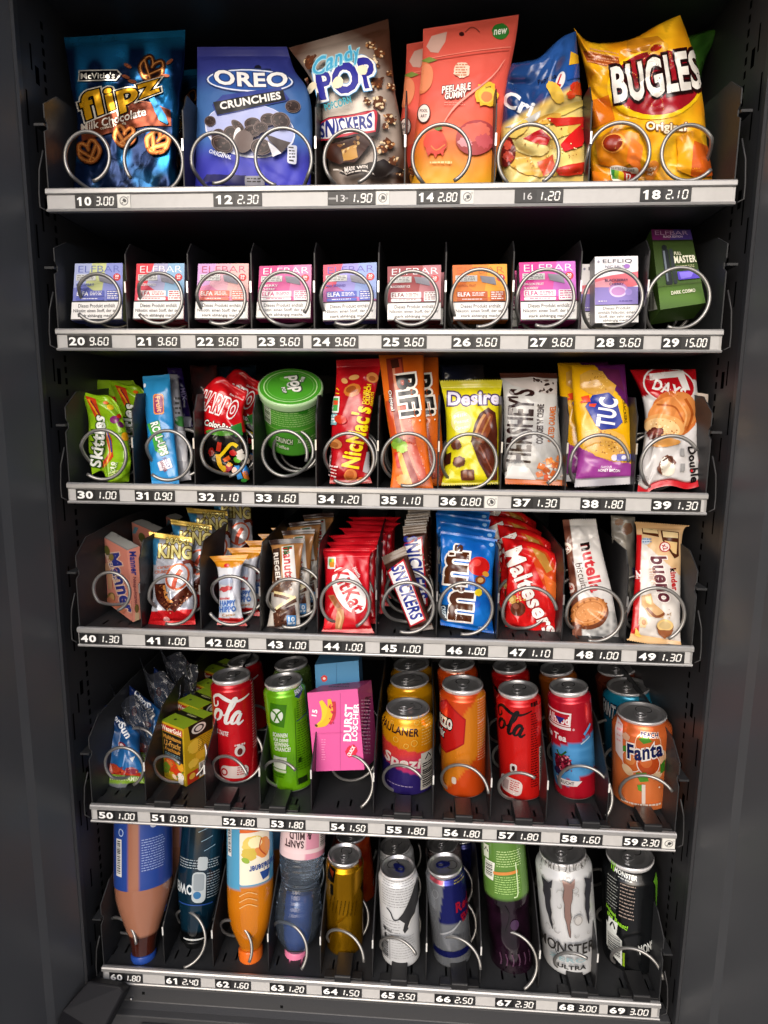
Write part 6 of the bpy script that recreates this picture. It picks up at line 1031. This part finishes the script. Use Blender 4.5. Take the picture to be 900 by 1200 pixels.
carton('drink_carton', 'bright pink drink carton with banana picture propped on the wire above price label 54', 'drink carton', q54, e54, ['cc5292', 'a83c74', 'b84484', 'b04078', 'a03a70'], fdec=
 [rect(398.5, 812, 399.2, 903, 'b04480'), T('DURST', 408, 847, 43, 9.5, -87, 'f4f0f2', .06), T('LÖSCHER', 416, 846, 44, 7.5, -87, 'f4f0f2', .03), ell(412, 880, 7.5, 6.5, 'c81c3c', -50, wob=.12), T('QUICK', 412, 880, 13, 5, -60, 'f4eaec', .05), stroke([(391, 822), (391, 838), (386, 848)], 5, 'b82038', 5), stroke([(376, 821), (381, 832), (380, 844), (371, 850)], [4, 8, 8, 2], 'e8b828', 6), stroke([(386, 819), (387, 834), (381, 847), (370, 851)], [4, 7, 7, 2], 'e0a820', 6), ell(371, 850, 2, 1.4, '4a3010', 30), specks([(386, 824), (393, 826), (391, 848), (386, 848)], 14, 1.6, ['d83a50', 'a01c34']), T('15', 369, 835, 8, 6, -80, 'f4e8f0', .05), lines(377, 866, 382, 892, 9, 'e890bc', .35), rect(368, 872, 369.4, 892, '6a2448'), stroke([(361, 860), (424, 857)], .5, 'c24a88')],
 rdec=[T('DURSTLÖSCHER', 427, 848, 66, 8, -84, '4a1c38', .03), lines(423, 820, 434, 886, 16, 'e0b0c8', .3)], tdec=[lines(385, 801, 410, 807, 2, '4a1c34', .5)])
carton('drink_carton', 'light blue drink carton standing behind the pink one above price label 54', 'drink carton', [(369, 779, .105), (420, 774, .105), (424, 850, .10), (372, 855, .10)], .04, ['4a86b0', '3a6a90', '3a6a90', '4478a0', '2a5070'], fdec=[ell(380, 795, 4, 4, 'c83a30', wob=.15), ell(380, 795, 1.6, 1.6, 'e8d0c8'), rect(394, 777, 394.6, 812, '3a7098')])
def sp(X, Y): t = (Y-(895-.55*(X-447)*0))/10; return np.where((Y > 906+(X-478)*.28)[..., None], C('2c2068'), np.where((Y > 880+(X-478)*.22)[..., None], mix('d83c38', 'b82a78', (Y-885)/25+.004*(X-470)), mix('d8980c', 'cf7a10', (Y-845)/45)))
def spz(lab, x, y, xt, yl): return can('soda_can', lab, x, y, xt, yl, .0347, FZ[4], sp, [T('PAULANER', 465, 857, 52, 9.5, 6, '3c1c14', .03), T('Spezi', 470, 895, 46, 16, 7, 'f0e4dc', .08, .06), lines(452, 921, 486, 923, 1, 'a89ac0', .5, 3), rect(493, 885, 513, 928, 'd0ccc4', 1), bars(495, 897, 511, 926, '1c1a20', True), stroke([(499, 893), (504, 887), (508, 892)], 1.6, '222', 0), lines(494, 846, 510, 878, 9, 'e0b860', .35)]+[ring(x_, y_, r_, r_, .7, 'e8bc50') for x_, y_, r_ in ((464, 868, 3), (476, 874, 2.6), (485, 871, 3.4), (459, 850, 2), (488, 848, 3), (480, 842, 2.4), (493, 842, 3))], group=G5, slim=False, lidr=.80, tabrot=60)
spz('stubby yellow orange soda can with violet base, frontmost above price label 55', 478, 932, 478, 828)
spz('stubby yellow soda can, second from the front above price label 55', 484, 886, 480, 795)
spz('stubby yellow soda can, farthest back above price label 55', 488, 856, 482, 777)
def mz(X, Y): return np.where((np.abs(Y-(870-(X-545)*1.1)) < 34)[..., None], C('d8801c'), C('d04a14'))
mzd = [poly([(495, 838), (522, 823), (546, 843), (544, 872), (521, 888), (500, 884)], 'a81414'), poly([(497, 839), (522, 825), (544.5, 844), (542.5, 871), (520, 886), (501, 882)], 'c41c18'), T('mezzo', 512, 851, 36, 13, 3, 'f0ece4', .07, 0, [('1c1210', 1.2)]), T('mix', 512, 865, 14, 11, 3, 'f0ece4', .05, .3, [('1c1210', 1.2)]), lines(560, 822, 574, 895, 24, 'e8b088', .35), stroke([(560, 850), (572, 847)], 1, 'f0d8c0'), rect(529.5, 912, 535, 920, 'e8d8c8', 0, 2)]
can('soda_can', 'orange slim can with red hexagon, in front above price label 56', 543, 936, 542, 800, .0298, FZ[4], mz, mzd, group=G5, tabrot=0)
can('soda_can', 'orange slim can in shadow behind the front one above price label 56', 542, 880, 535, 776, .0298, FZ[4], mz, [T('mezzo mix', 534, 788, 22, 4, 3, 'e8c8b0', .03)], group=G5)
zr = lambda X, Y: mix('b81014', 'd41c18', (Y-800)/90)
zrd = script_la(599, 853, 10.5, '150c0c', -.22, 9)+[lines(622, 838, 632, 925, 30, '5a0c0c', .4), lines(622, 826, 634, 832, 1, '2a0808', .8), rect(634, 880, 644, 930, 'd8d0cc'), bars(635, 882, 643, 928, '222', True), rect(598, 896, 606, 906, 'eee4e0', 0, 2.5), ell(602, 901, 2, 3, '3a0c0c'), rect(583, 913, 612, 932, 'eedcd8', 8, 7), lines(598, 916, 609, 929, 5, 'c83a40', .5, 8), rect(588, 916, 596, 928, 'b8a0a0', 8)]
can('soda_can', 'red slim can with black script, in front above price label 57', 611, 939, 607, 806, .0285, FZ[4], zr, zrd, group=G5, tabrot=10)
can('soda_can', 'red slim can in shadow behind the black script can above price label 57', 605, 884, 597, 779, .0275, FZ[4], zr, script_la(585, 830, 10.5, '150c0c', -.22, 9), group=G5)
def ah(X, Y): n = 6*vnoise(X/6, Y/3, 4)-3; return np.where(((Y > 872-(X-670)*.28+n) & (Y < 912-(X-690)*.25+n*1.5))[..., None], mix('3c84c0', '5aa4dc', vnoise(X/14, Y/4, 6)), mix('a00c20', 'c0182c', vnoise(X/20, Y/40, 2)))
can('soda_can', 'red and sky blue slim can with berry picture, in front above price label 58', 674, 938, 666, 803, .0272, FZ[4], ah, [rect(632, 835, 669, 851, 'ecdfe0', 4), rect(630, 836.5, 667, 849.5, 'b01428', 4), T('Alhood', 652, 844, 30, 10, 4, 'f0e8e8', .06), poly([(649, 841), (662, 842), (656, 850)], '2c2a78'), rect(632, 852, 669, 855, 'ecdfe0', 4), ell(672, 855, 1.4, 1.4, 'd8a0a8'), T('Ice Tea', 648, 865, 32, 8, 5, 'f0e8ec', .04), ell(659, 896, 11, 11, '5a0c20', 0, wob=.06), specks([(648, 886), (668, 886), (670, 904), (650, 906)], 44, 1.8, ['a82844', '7a1430', 'e08090', '3a0614']), stroke([(652, 882), (657, 887), (664, 881)], 2, '2a5a28', 4), ell(652, 907, 5, 4, '20244c'), poly([(650, 914), (682, 915), (676, 921), (654, 922)], 'e8e0e0'), T('FRUCHT', 664, 918, 18, 4, 1, '3a3a40', .03), stroke([(680, 872), (692, 866)], 1.4, 'c8e0f0', 0), stroke([(684, 862), (694, 852)], 3, '5aa4dc', 0)], group=G5, tabrot=0)
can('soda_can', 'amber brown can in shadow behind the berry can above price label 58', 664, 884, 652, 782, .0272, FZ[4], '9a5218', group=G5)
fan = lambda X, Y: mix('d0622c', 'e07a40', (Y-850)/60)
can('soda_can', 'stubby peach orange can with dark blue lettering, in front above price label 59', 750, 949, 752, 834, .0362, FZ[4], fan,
 [ell(760, 872, 16, 15, 'f0c8a8'), ell(760, 872, 15, 14, 'c8642c'), ell(740, 894, 13, 13, 'f4e4d4'), ell(740, 894, 12, 12, 'c8622c', 0), ell(738, 891, 7, 8, 'd88448'), ell(760, 895, 14, 13, 'f4e4d4'), ell(760, 895, 13, 12, 'b8481c'), ell(757, 892, 7, 7, 'cc6a34'), ell(735, 906, 8, 5, 'e8c8a0', 30), ell(770, 908, 7, 4, 'e8c8a0', -20), ell(778, 888, 5, 8, 'e0b088', 10), poly([(748, 866), (758, 862), (764, 868), (754, 871)], '4a8a2a'), poly([(728, 880), (738, 876), (738, 884), (729, 886)], '4a8a2a'), poly([(745, 906), (757, 904), (760, 914), (750, 916)], '4f942a'), poly([(774, 896), (781, 890), (780, 904), (774, 906)], '3c7a22'), poly([(747, 920), (756, 918), (754, 927), (748, 926)], '5aa030'), 
  T('Fanta', 756, 880, 42, 18, -6, '141c50', .09, .08, [('f4ece4', 1.4)], wave=-1.5), T('PEACH', 761, 861, 20, 5.5, 4, '1c2458', .05, 0, [('f0d8c8', .9)]), poly([(716, 848), (729, 856), (730, 898), (718, 890)], 'e4d4d4'), lines(720, 856, 727, 880, 4, 'e0a0a8', .4), lines(727, 941, 778, 944, 1, 'f0dccc', .8, -4), rect(752, 918, 756, 941, 'e8d8cc'), ell(734, 867, 5, 4, 'd8a888', 0, wob=.2), lines(781, 900, 788, 930, 8, 'f0c8a8', .3), ell(772, 921, 1, 1, 'f4e4d4')], group=G5, slim=False, lidr=.80, tabrot=10)
can('soda_can', 'turquoise blue can with white lettering, behind the peach can above price label 59', 738, 897, 736, 803, .0355, FZ[4], lambda X, Y: mix('0c6a90', '2098b8', (840-Y)/40), [T('FANTA', 712, 838, 30, 17, 6, 'e4e8ec', .08, .05, [('121a3c', 3)])], group=G5, slim=False, lidr=.80)
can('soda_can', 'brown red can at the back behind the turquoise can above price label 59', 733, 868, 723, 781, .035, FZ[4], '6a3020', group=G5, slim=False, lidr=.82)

# ------------------------------------------------------------------ lowest row: bottles head down, and cans
G6 = 'bottles and cans on the lowest tray'
CH = PLAS
def choc(X, Y): return np.where((Y > 1098)[..., None], C('3c1810'), mix('94604a', 'a06c54', (Y-1000)/80))
bprof = [(0, 31), (.38, 31.5), (.52, 31), (.62, 27), (.72, 21), (.80, 16), (.86, 13.5), (.90, 13)]
bot = bottle('milk_drink_bottle', 'brown chocolate milk bottle stood upside down on its blue cap above price label 60', (168, 945), (168.5, 1133), (.075, .021), bprof, choc, GLOS, '24489a', [(.895, .1), (.90, 13.5), (.91, 14.4), (.985, 13.6), (1.0, 13.0), (1.0, .1)],
  lab=([(0.02, 31.6), (.40, 32), (.455, 31.7)], lambda X, Y: np.where(((X > 138+12.5) & (X < 164))[..., None] | (X < 118)[..., None], mix('94604a', 'a06c54', (Y-1000)/80), C('24428e')), [rect(131, 983, 141, 1027, 'd4d4d4'), bars(133, 985, 139, 1024, '222', True), ring(140, 975, 3.4, 4, 1.2, 'a8bce0'), lines(166, 984, 196, 1023, 13, 'a8b8dc', .3), ell(180, 968, 4.5, 4, 'c8ccd8'), ell(191, 968, 3, 4, 'c0a870'), ring(191, 968, 3, 4, .8, '8a7440')]))
dup(bot, (.022, .085, .002), 'second chocolate milk bottle in shadow behind the one above price label 60', 'upside down milk bottles')
def pw(X, Y): return np.where((Y > 1092)[..., None], C('060708'), mix('04141f', '0a2a3c', vnoise(X/8, Y/20, 4)))
bottle('sports_drink_bottle', 'dark navy sports bottle upside down on its black cap above price label 61', (241, 945), (227, 1116), (.100, .046), [(0, 25), (.4, 25), (.55, 24), (.72, 20), (.80, 17.5), (.86, 16), (.88, 14)], pw, GLOS, '0a0b0c', [(.875, .1), (.88, 16.6), (.895, 17), (.925, 12.5), (.955, 9), (.96, 6.5), (.995, 6), (1.0, .1)],
  [T('POWER', 213, 1043, 38, 12, 180, 'c8d0d4', .06), rect(225, 1022, 241, 1058, 'aeb8bc', 2, 6), rect(227, 1024, 239, 1044, '8a949a', 2, 3), ell(231, 1049, 4.4, 4.4, '2c6a9a'), lines(206, 1008, 262, 1020, 4, '9aa4a8', .4), lines(242, 1024, 262, 1056, 10, '8a9498', .35), stroke([(205, 1060), (250, 1061)], 1.4, '24468a'), rect(232, 1004, 243, 1020, 'a8b0b4', 4, 3), stroke([(214, 1100.5), (243, 1101)], 1.8, 'd8dcdc')]+[stroke([(233+k*3, 975+11*k), (246+k*3, 969+11*k)], .9, '7a94a4') for k in range(3)], group=G6)
def orj(X, Y): return np.where((Y < 1041-(X-290)*.06)[..., None], C('4f96bc'), mix('b06408', 'c47410', vnoise(X/14, Y/20, 4)))
bo = bottle('juice_drink_bottle', 'orange soft drink bottle upside down on its orange cap above price label 62', (293, 945), (294, 1133), (.085, .032), [(0, 27), (.3, 27), (.5, 26.8), (.62, 26), (.72, 23), (.80, 17.5), (.85, 13.5), (.88, 11)], orj, GLOS, 'd8661c', [(.868, .1), (.87, 12.6), (.88, 14.2), (.985, 13.8), (1.0, 13.0), (1.0, .1)],
  [rect(281, 960, 318, 976, 'd0601c'), rect(281, 976, 318, 1037, 'e4dcc8', 0, 2), ell(298, 992, 14, 12, 'd8c060', 10, wob=.06), ell(292, 1001, 9, 7, 'c8b048', 20, wob=.1), ell(309, 996, 10, 12, 'd88a48', 0, wob=.05), ell(299, 988, 8, 7, 'e8e0b0', 0, wob=.1), stroke([(306, 984), (304, 996), (312, 1006)], 1.4, 'b04a2a', 4), ell(288, 1008, 5, 3, '8aa838', 30), T('Rheinfelsener', 312, 1018, 40, 9, 176, '24468a', .03), poly([(304, 1024), (318, 1023), (316, 1032), (308, 1034)], '24468a'), rect(263, 965, 270, 1005, 'd8dcdc'), bars(264, 968, 269, 1002, '222', True)]+[stroke([(281, 1050+7*k), (291, 1045+7*k), (301, 1049+7*k)], .9, 'd8b070', 4) for k in range(3)], group=G6)
bottle('juice_drink_bottle', 'blue labelled soft drink bottle in shadow behind the orange one above price label 62', (320, 945), (312, 1092), (.16, .11), [(0, 22), (.5, 22), (.7, 20), (.85, 12), (.9, 10)], lambda X, Y: np.where((Y < 995)[..., None], C('2c5a80'), C('7a4408')), PLAS, 'c05a18', [(.895, .1), (.9, 12), (1, 12), (1, .1)], group=G6)
WTB = mat('deep_blue_plastic', (.02, .06, .22), rough=.12, spec=.5, coat=.4, rvar=.05)
wprof = [(0, 25), (.2, 25), (.30, 25.5), (.38, 25), (.44, 22.5), (.49, 22), (.55, 24.5), (.64, 27), (.74, 26.5), (.82, 23), (.88, 16), (.91, 12)]
wb = bottle('water_bottle', 'clear blue tinted water bottle upside down on its pink cap above price label 63', (357, 945), (346, 1128), (.095, .042), [(t, np.interp(t, [p[0] for p in wprof], [p[1] for p in wprof])*(1+.022*math.sin(t*190)*(.29 < t < .62))) for t in np.linspace(0, .91, 120)], lambda X, Y: np.broadcast_to(C('888'), X.shape+(3,)), WATER, 'd8789a', [(.90, .1), (.905, 12.2), (.915, 13.2), (.985, 13.0), (1.0, 12.4), (1.0, .1)],
  lab=([(0, 25.6), (.285, 25.8)], lambda X, Y: np.where((X < 358)[..., None], C('d4bcc0'), C('c8889c')), [T('SANFT', 344, 990, 24, 9, 180, '3a2028', .04), T('& MILD', 352, 980, 26, 9, 180, '3a2028', .04), rect(375, 965, 388, 1000, 'c8bcb8'), bars(377, 968, 386, 998, '3a2a2a', True), rect(330, 996, 392, 1001, 'd8c0c4')]), group=G6)
wp = [((1-t), 0) for t, h in wprof]
core = [(t, max(2, hw*.46)) for t, hw in wprof if t > .5 and t < .9]
A_, B_ = at(357, 945, .095), at(346, 1128, .042)
S, _ = lathe(B_, A_, [(1-core[0][0], .0005)]+[(1-t, h*(((A_+(B_-A_)*t)-CAM)@FW)/FPX) for t, h in core]+[(1-core[-1][0], .0005)])
turned('blue_tint_core', S, lambda X, Y: mix('0a1430', '14307c', (Y-1040)/40), WTB, wb, B_, [ell(368, 1062, 9, 9, '3058b8'), poly([(362, 1058), (374, 1060), (368, 1068)], '14286a'), T('vivaqua', 352, 1092, 30, 6, 180, '0c1640', .05)])  # added solid core; its colour stands for the blue seen through the bottle
gold = lambda X, Y: mix('9a6c08', 'b8860c', vnoise(X/5, Y/40, 4))
GOLD = mat('gold_can', rough=.2, metal=.85, rvar=.03)
can('energy_drink_can', 'plain gold can with dark lid above price label 64', 404, 1121, 404, 1000, .0255, FZ[5], gold, [rect(381, 1020, 392, 1037, '181410', 8), poly([(384, 1022), (391, 1024), (389, 1032)], 'b0401c'), poly([(421, 1008), (432, 1006), (432, 1024), (424, 1024)], 'b03818'), poly([(424, 1048), (432, 1042), (432, 1060)], '2a1c08'), rect(386, 1040, 390, 1052, '1c1810', 0), lines(394, 1046, 412, 1082, 8, '7a5808', .3, -80)], fin=GOLD, group=G6, tabrot=15)
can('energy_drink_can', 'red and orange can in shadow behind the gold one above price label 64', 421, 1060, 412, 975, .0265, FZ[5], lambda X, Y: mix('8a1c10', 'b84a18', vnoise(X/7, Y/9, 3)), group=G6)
wht = lambda X, Y: mix('b6b8ba', 'cdcfd1', vnoise(X/22, Y/40, 3))
WCAN = mat('white_printed_can', rough=.33, metal=.15, coat=.2, rvar=.03)
bull = [poly([(487, 1045), (494, 1040), (497, 1052), (496, 1066), (490, 1070), (486, 1078), (480, 1082), (478, 1090), (474, 1094), (472, 1090), (474, 1082), (469, 1078), (466, 1077), (472, 1070), (478, 1060)], '2c2c2e'), stroke([(470, 1076), (462, 1078), (458, 1070), (453, 1066)], 1.4, '2c2c2e', 5), stroke([(478, 1088), (482, 1080), (488, 1076)], 1.2, 'cfcdc9', 4)]
can('energy_drink_can', 'white can with black leaping bull above price label 65', 470, 1134, 466, 1015, .0262, FZ[5], wht, [lines(446, 1033, 490, 1066, 11, '77777a', .24), lines(446, 1080, 470, 1100, 6, '88888a', .24), rect(456.5, 1098, 457.1, 1127, '444'), lines(459, 1099, 488, 1126, 9, '98989a', .24), T('250ml', 453, 1092, 12, 4, 8, '3a3a3c', .02), poly([(447, 1090), (452, 1092), (450, 1096)], '222'), bars(444, 1106, 455, 1126, '444', True), ell(451, 1100, 2, 3, '333')]+bull, fin=WCAN, group=G6, tabcol='1c2260', tabrot=-40)
can('energy_drink_can', 'white can half hidden behind the bull can above price label 65', 471, 1070, 463, 990, .0262, FZ[5], wht, [stroke([(452, 1000), (462, 992), (470, 980)], .8, '666', 4)]+[lines(446, 990, 460, 1004, 4, '888', .3)], fin=WCAN, group=G6)
def rb(X, Y): return np.where(((X > 522-(Y-1026)*.14) & (Y < 1083) & (Y > 1026-.1*(X-520)))[..., None], C('1e2470'), C('8c9096'))
SIL = mat('silver_blue_can', rough=.24, metal=.7, coat=.2, rvar=.03)
can('energy_drink_can', 'silver and dark blue can with red lettering above price label 66', 530, 1134, 521, 1012, .0262, FZ[5], rb, [poly([(501, 1030), (520, 1033), (519, 1038), (502, 1036)], 'b84a58'), T('Red', 545, 1065, 22, 12, -4, 'd01c3c', .07), T('Bull', 552, 1077, 22, 10, -20, 'd01c3c', .06), ring(510, 1050, 3.6, 5, .8, 'b8bcc0'), lines(532, 1034, 550, 1040, 2, '9a9048', .4), rect(504, 1115, 556, 1122, '1c2268'), stroke([(516, 1096), (530, 1090), (540, 1082)], 2, 'd0d4d8', 4)], fin=SIL, group=G6, tabcol='1c2260', tabrot=85)
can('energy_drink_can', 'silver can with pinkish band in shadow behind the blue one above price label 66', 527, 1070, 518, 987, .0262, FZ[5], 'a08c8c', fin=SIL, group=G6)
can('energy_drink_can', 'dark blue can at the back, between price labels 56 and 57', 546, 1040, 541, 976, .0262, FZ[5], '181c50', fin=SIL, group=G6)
def pur(X, Y): return np.where((Y < 1054)[..., None], C('557c34'), mix('0a0408', '1c0a18', vnoise(X/8, Y/14, 4)))
bottle('soft_drink_bottle', 'dark purple bottle standing upright with green label above price label 67', (586, 945), (601, 1139), (.085, .058), [(0, 25), (.45, 26), (.56, 26.2), (.565, 24.5), (.75, 24.5), (.80, 24), (.90, 25.2), (.96, 24), (.985, 20), (1.0, 17), (1.0, .2)], pur, GLOS, '222', None,
  [rect(563, 994, 572, 1010, 'd4dcc8'), stroke([(565, 1002), (568, 997), (571, 1002)], 1.4, '222'), rect(565, 1012, 579, 1034, 'dce0d4', 6), bars(567, 1014, 577, 1031, '333', True), lines(582, 998, 612, 1018, 7, 'b8d490', .35), rect(578, 1022, 607, 1025.5, 'c8803c', -4), lines(580, 1028, 612, 1050, 8, 'a8cc7c', .35), stroke([(604, 1012), (607, 1048), (602, 1052)], 1.4, 'c8dcb0', 3), ell(603, 1084, 5, 6, '3a2440', 0), stroke([(592, 1062), (597, 1074), (592, 1094)], 1.2, '0a0408', 4)]+[stroke([(586+7*k, 1118), (588+7*k, 1126), (587+7*k, 1132)], 1.6, '4a3044', 3) for k in range(6)], group=G6)
def claw(x, y, h, cols):
    out = []
    for (dx, top, ln, w), c in zip(((-25, 3, .84, 9.5), (-1, 0, .97, 9.5), (23, 1, .76, 8.5)), cols):
        L = []; R = []
        for k in range(9):
            t = k/8; yy = y+top+h*ln*t; ww = w/2*(1-t**1.6)*(.85+.4*((k*7) % 3-1)*.5); xx = x+dx+(-2*(t*(1-t))*4)+7*t*(dx < -5)+2*t*(dx > -5)-3*t*(dx > 5); L.append((xx-ww-.5, yy)); R.append((xx+ww+.5*(k % 2), yy+1))
        out += [stroke(L+R[::-1]+[L[0]], 1, '2a2624'), poly(L+R[::-1], c)]
        out += [poly([(x+dx-w*.75, y+top-4), (x+dx+w*.2, y+top-1), (x+dx+w*.7, y+top-5), (x+dx+w*.6, y+top+4), (x+dx-w*.5, y+top+5)], c)]
    return out
def swirl(n, x0, y0, x1, y1, c):
    out = []
    for _ in range(n):
        x, y, a, r_ = random.uniform(x0, x1), random.uniform(y0, y1), random.uniform(0, 6.3), random.uniform(2, 6)
        out.append(stroke([(x+r_*(1-k/7)*math.cos(a+k*.9), y+r_*(1-k/7)*math.sin(a+k*.9)) for k in range(6)], [.4, .9, .3], c, 4))
    return out
can('energy_drink_can', 'tall white can with three grey and pink claw marks above price label 68', 667, 1143, 659, 995, .0362, FZ[5], wht, merge(*swirl(40, 625, 1012, 700, 1095, '9a9a98')) and swirl(40, 625, 1012, 700, 1095, 'a0a09e')+claw(667, 1035, 62, ('2c2c31', '80665f', '2e2e34'))+[T('ZERO ZUCKER', 664, 1017, 62, 6.5, 0, '5a5856', .0, arc=-3), T('MONSTER', 664, 1109, 64, 13, 1, '2a2826', .02), stroke([(654, 1103), (652, 1112), (656, 1119)], 1, '2a2826', 3), T('ZERO', 665, 1122, 40, 5, 1, '8aa4aa', .03), T('ULTRA', 670, 1130.5, 30, 5, 1, '1c1a18', .05), ell(676, 1076, 5, 6, 'b8b6b4'), ring(676, 1076, 4, 5, .9, '8a8a88')], fin=WCAN, group=G6, slim=True, lidr=.80)
BLC = mat('black_printed_can', rough=.22, metal=.1, coat=.4, rvar=.03)
can('energy_drink_can', 'tall black can with small green print above price label 69', 737, 1141, 738, 1000, .0362, FZ[5], lambda X, Y: mix('08090a', '101214', vnoise(X/10, Y/30, 2)), [T('L-CARNITIN+TAURIN', 738, 1014, 58, 5.5, 2, 'd0d4d0', .03, arc=-3), stroke([(713, 1014), (714, 1028)], 1.6, '7ab82a'), stroke([(716, 1014), (717.5, 1029)], 1.8, '7ab82a'), stroke([(719.5, 1014), (720, 1026)], 1.6, '7ab82a'), T('MONSTER', 733, 1027, 28, 6.5, 8, 'dce0dc', .04), lines(724, 1032, 742, 1034, 1, 'b8bcb8', .8, 6), lines(708, 1036, 724, 1074, 10, '8a8e8a', .3, 3), lines(726, 1038, 744, 1080, 10, '9a8a80', .35, 3), T('Unleash', 714, 1077, 16, 5, 22, '86c428', .05), T('the Beast!', 722, 1085, 28, 6, 14, '86c428', .05), rect(710, 1086, 723, 1100, 'd8dcd8', 8), stroke([(713, 1096), (717, 1089), (720, 1096)], 2, '222', 3), poly([(707, 1092), (729, 1105), (729, 1134), (707, 1122)], 'ccd0cc'), bars(709, 1104, 727, 1128, '333', True), stroke([(731, 1118), (731, 1134)], 2.4, '7a9a1c'), T('MONSTER', 764, 1108, 32, 11, -12, 'd8dcd8', .03), poly([(768, 1036), (777, 1030), (774, 1060), (772, 1090), (772, 1060), (771, 1040)], '4a7a1c')], fin=BLC, group=G6, slim=True, lidr=.80)
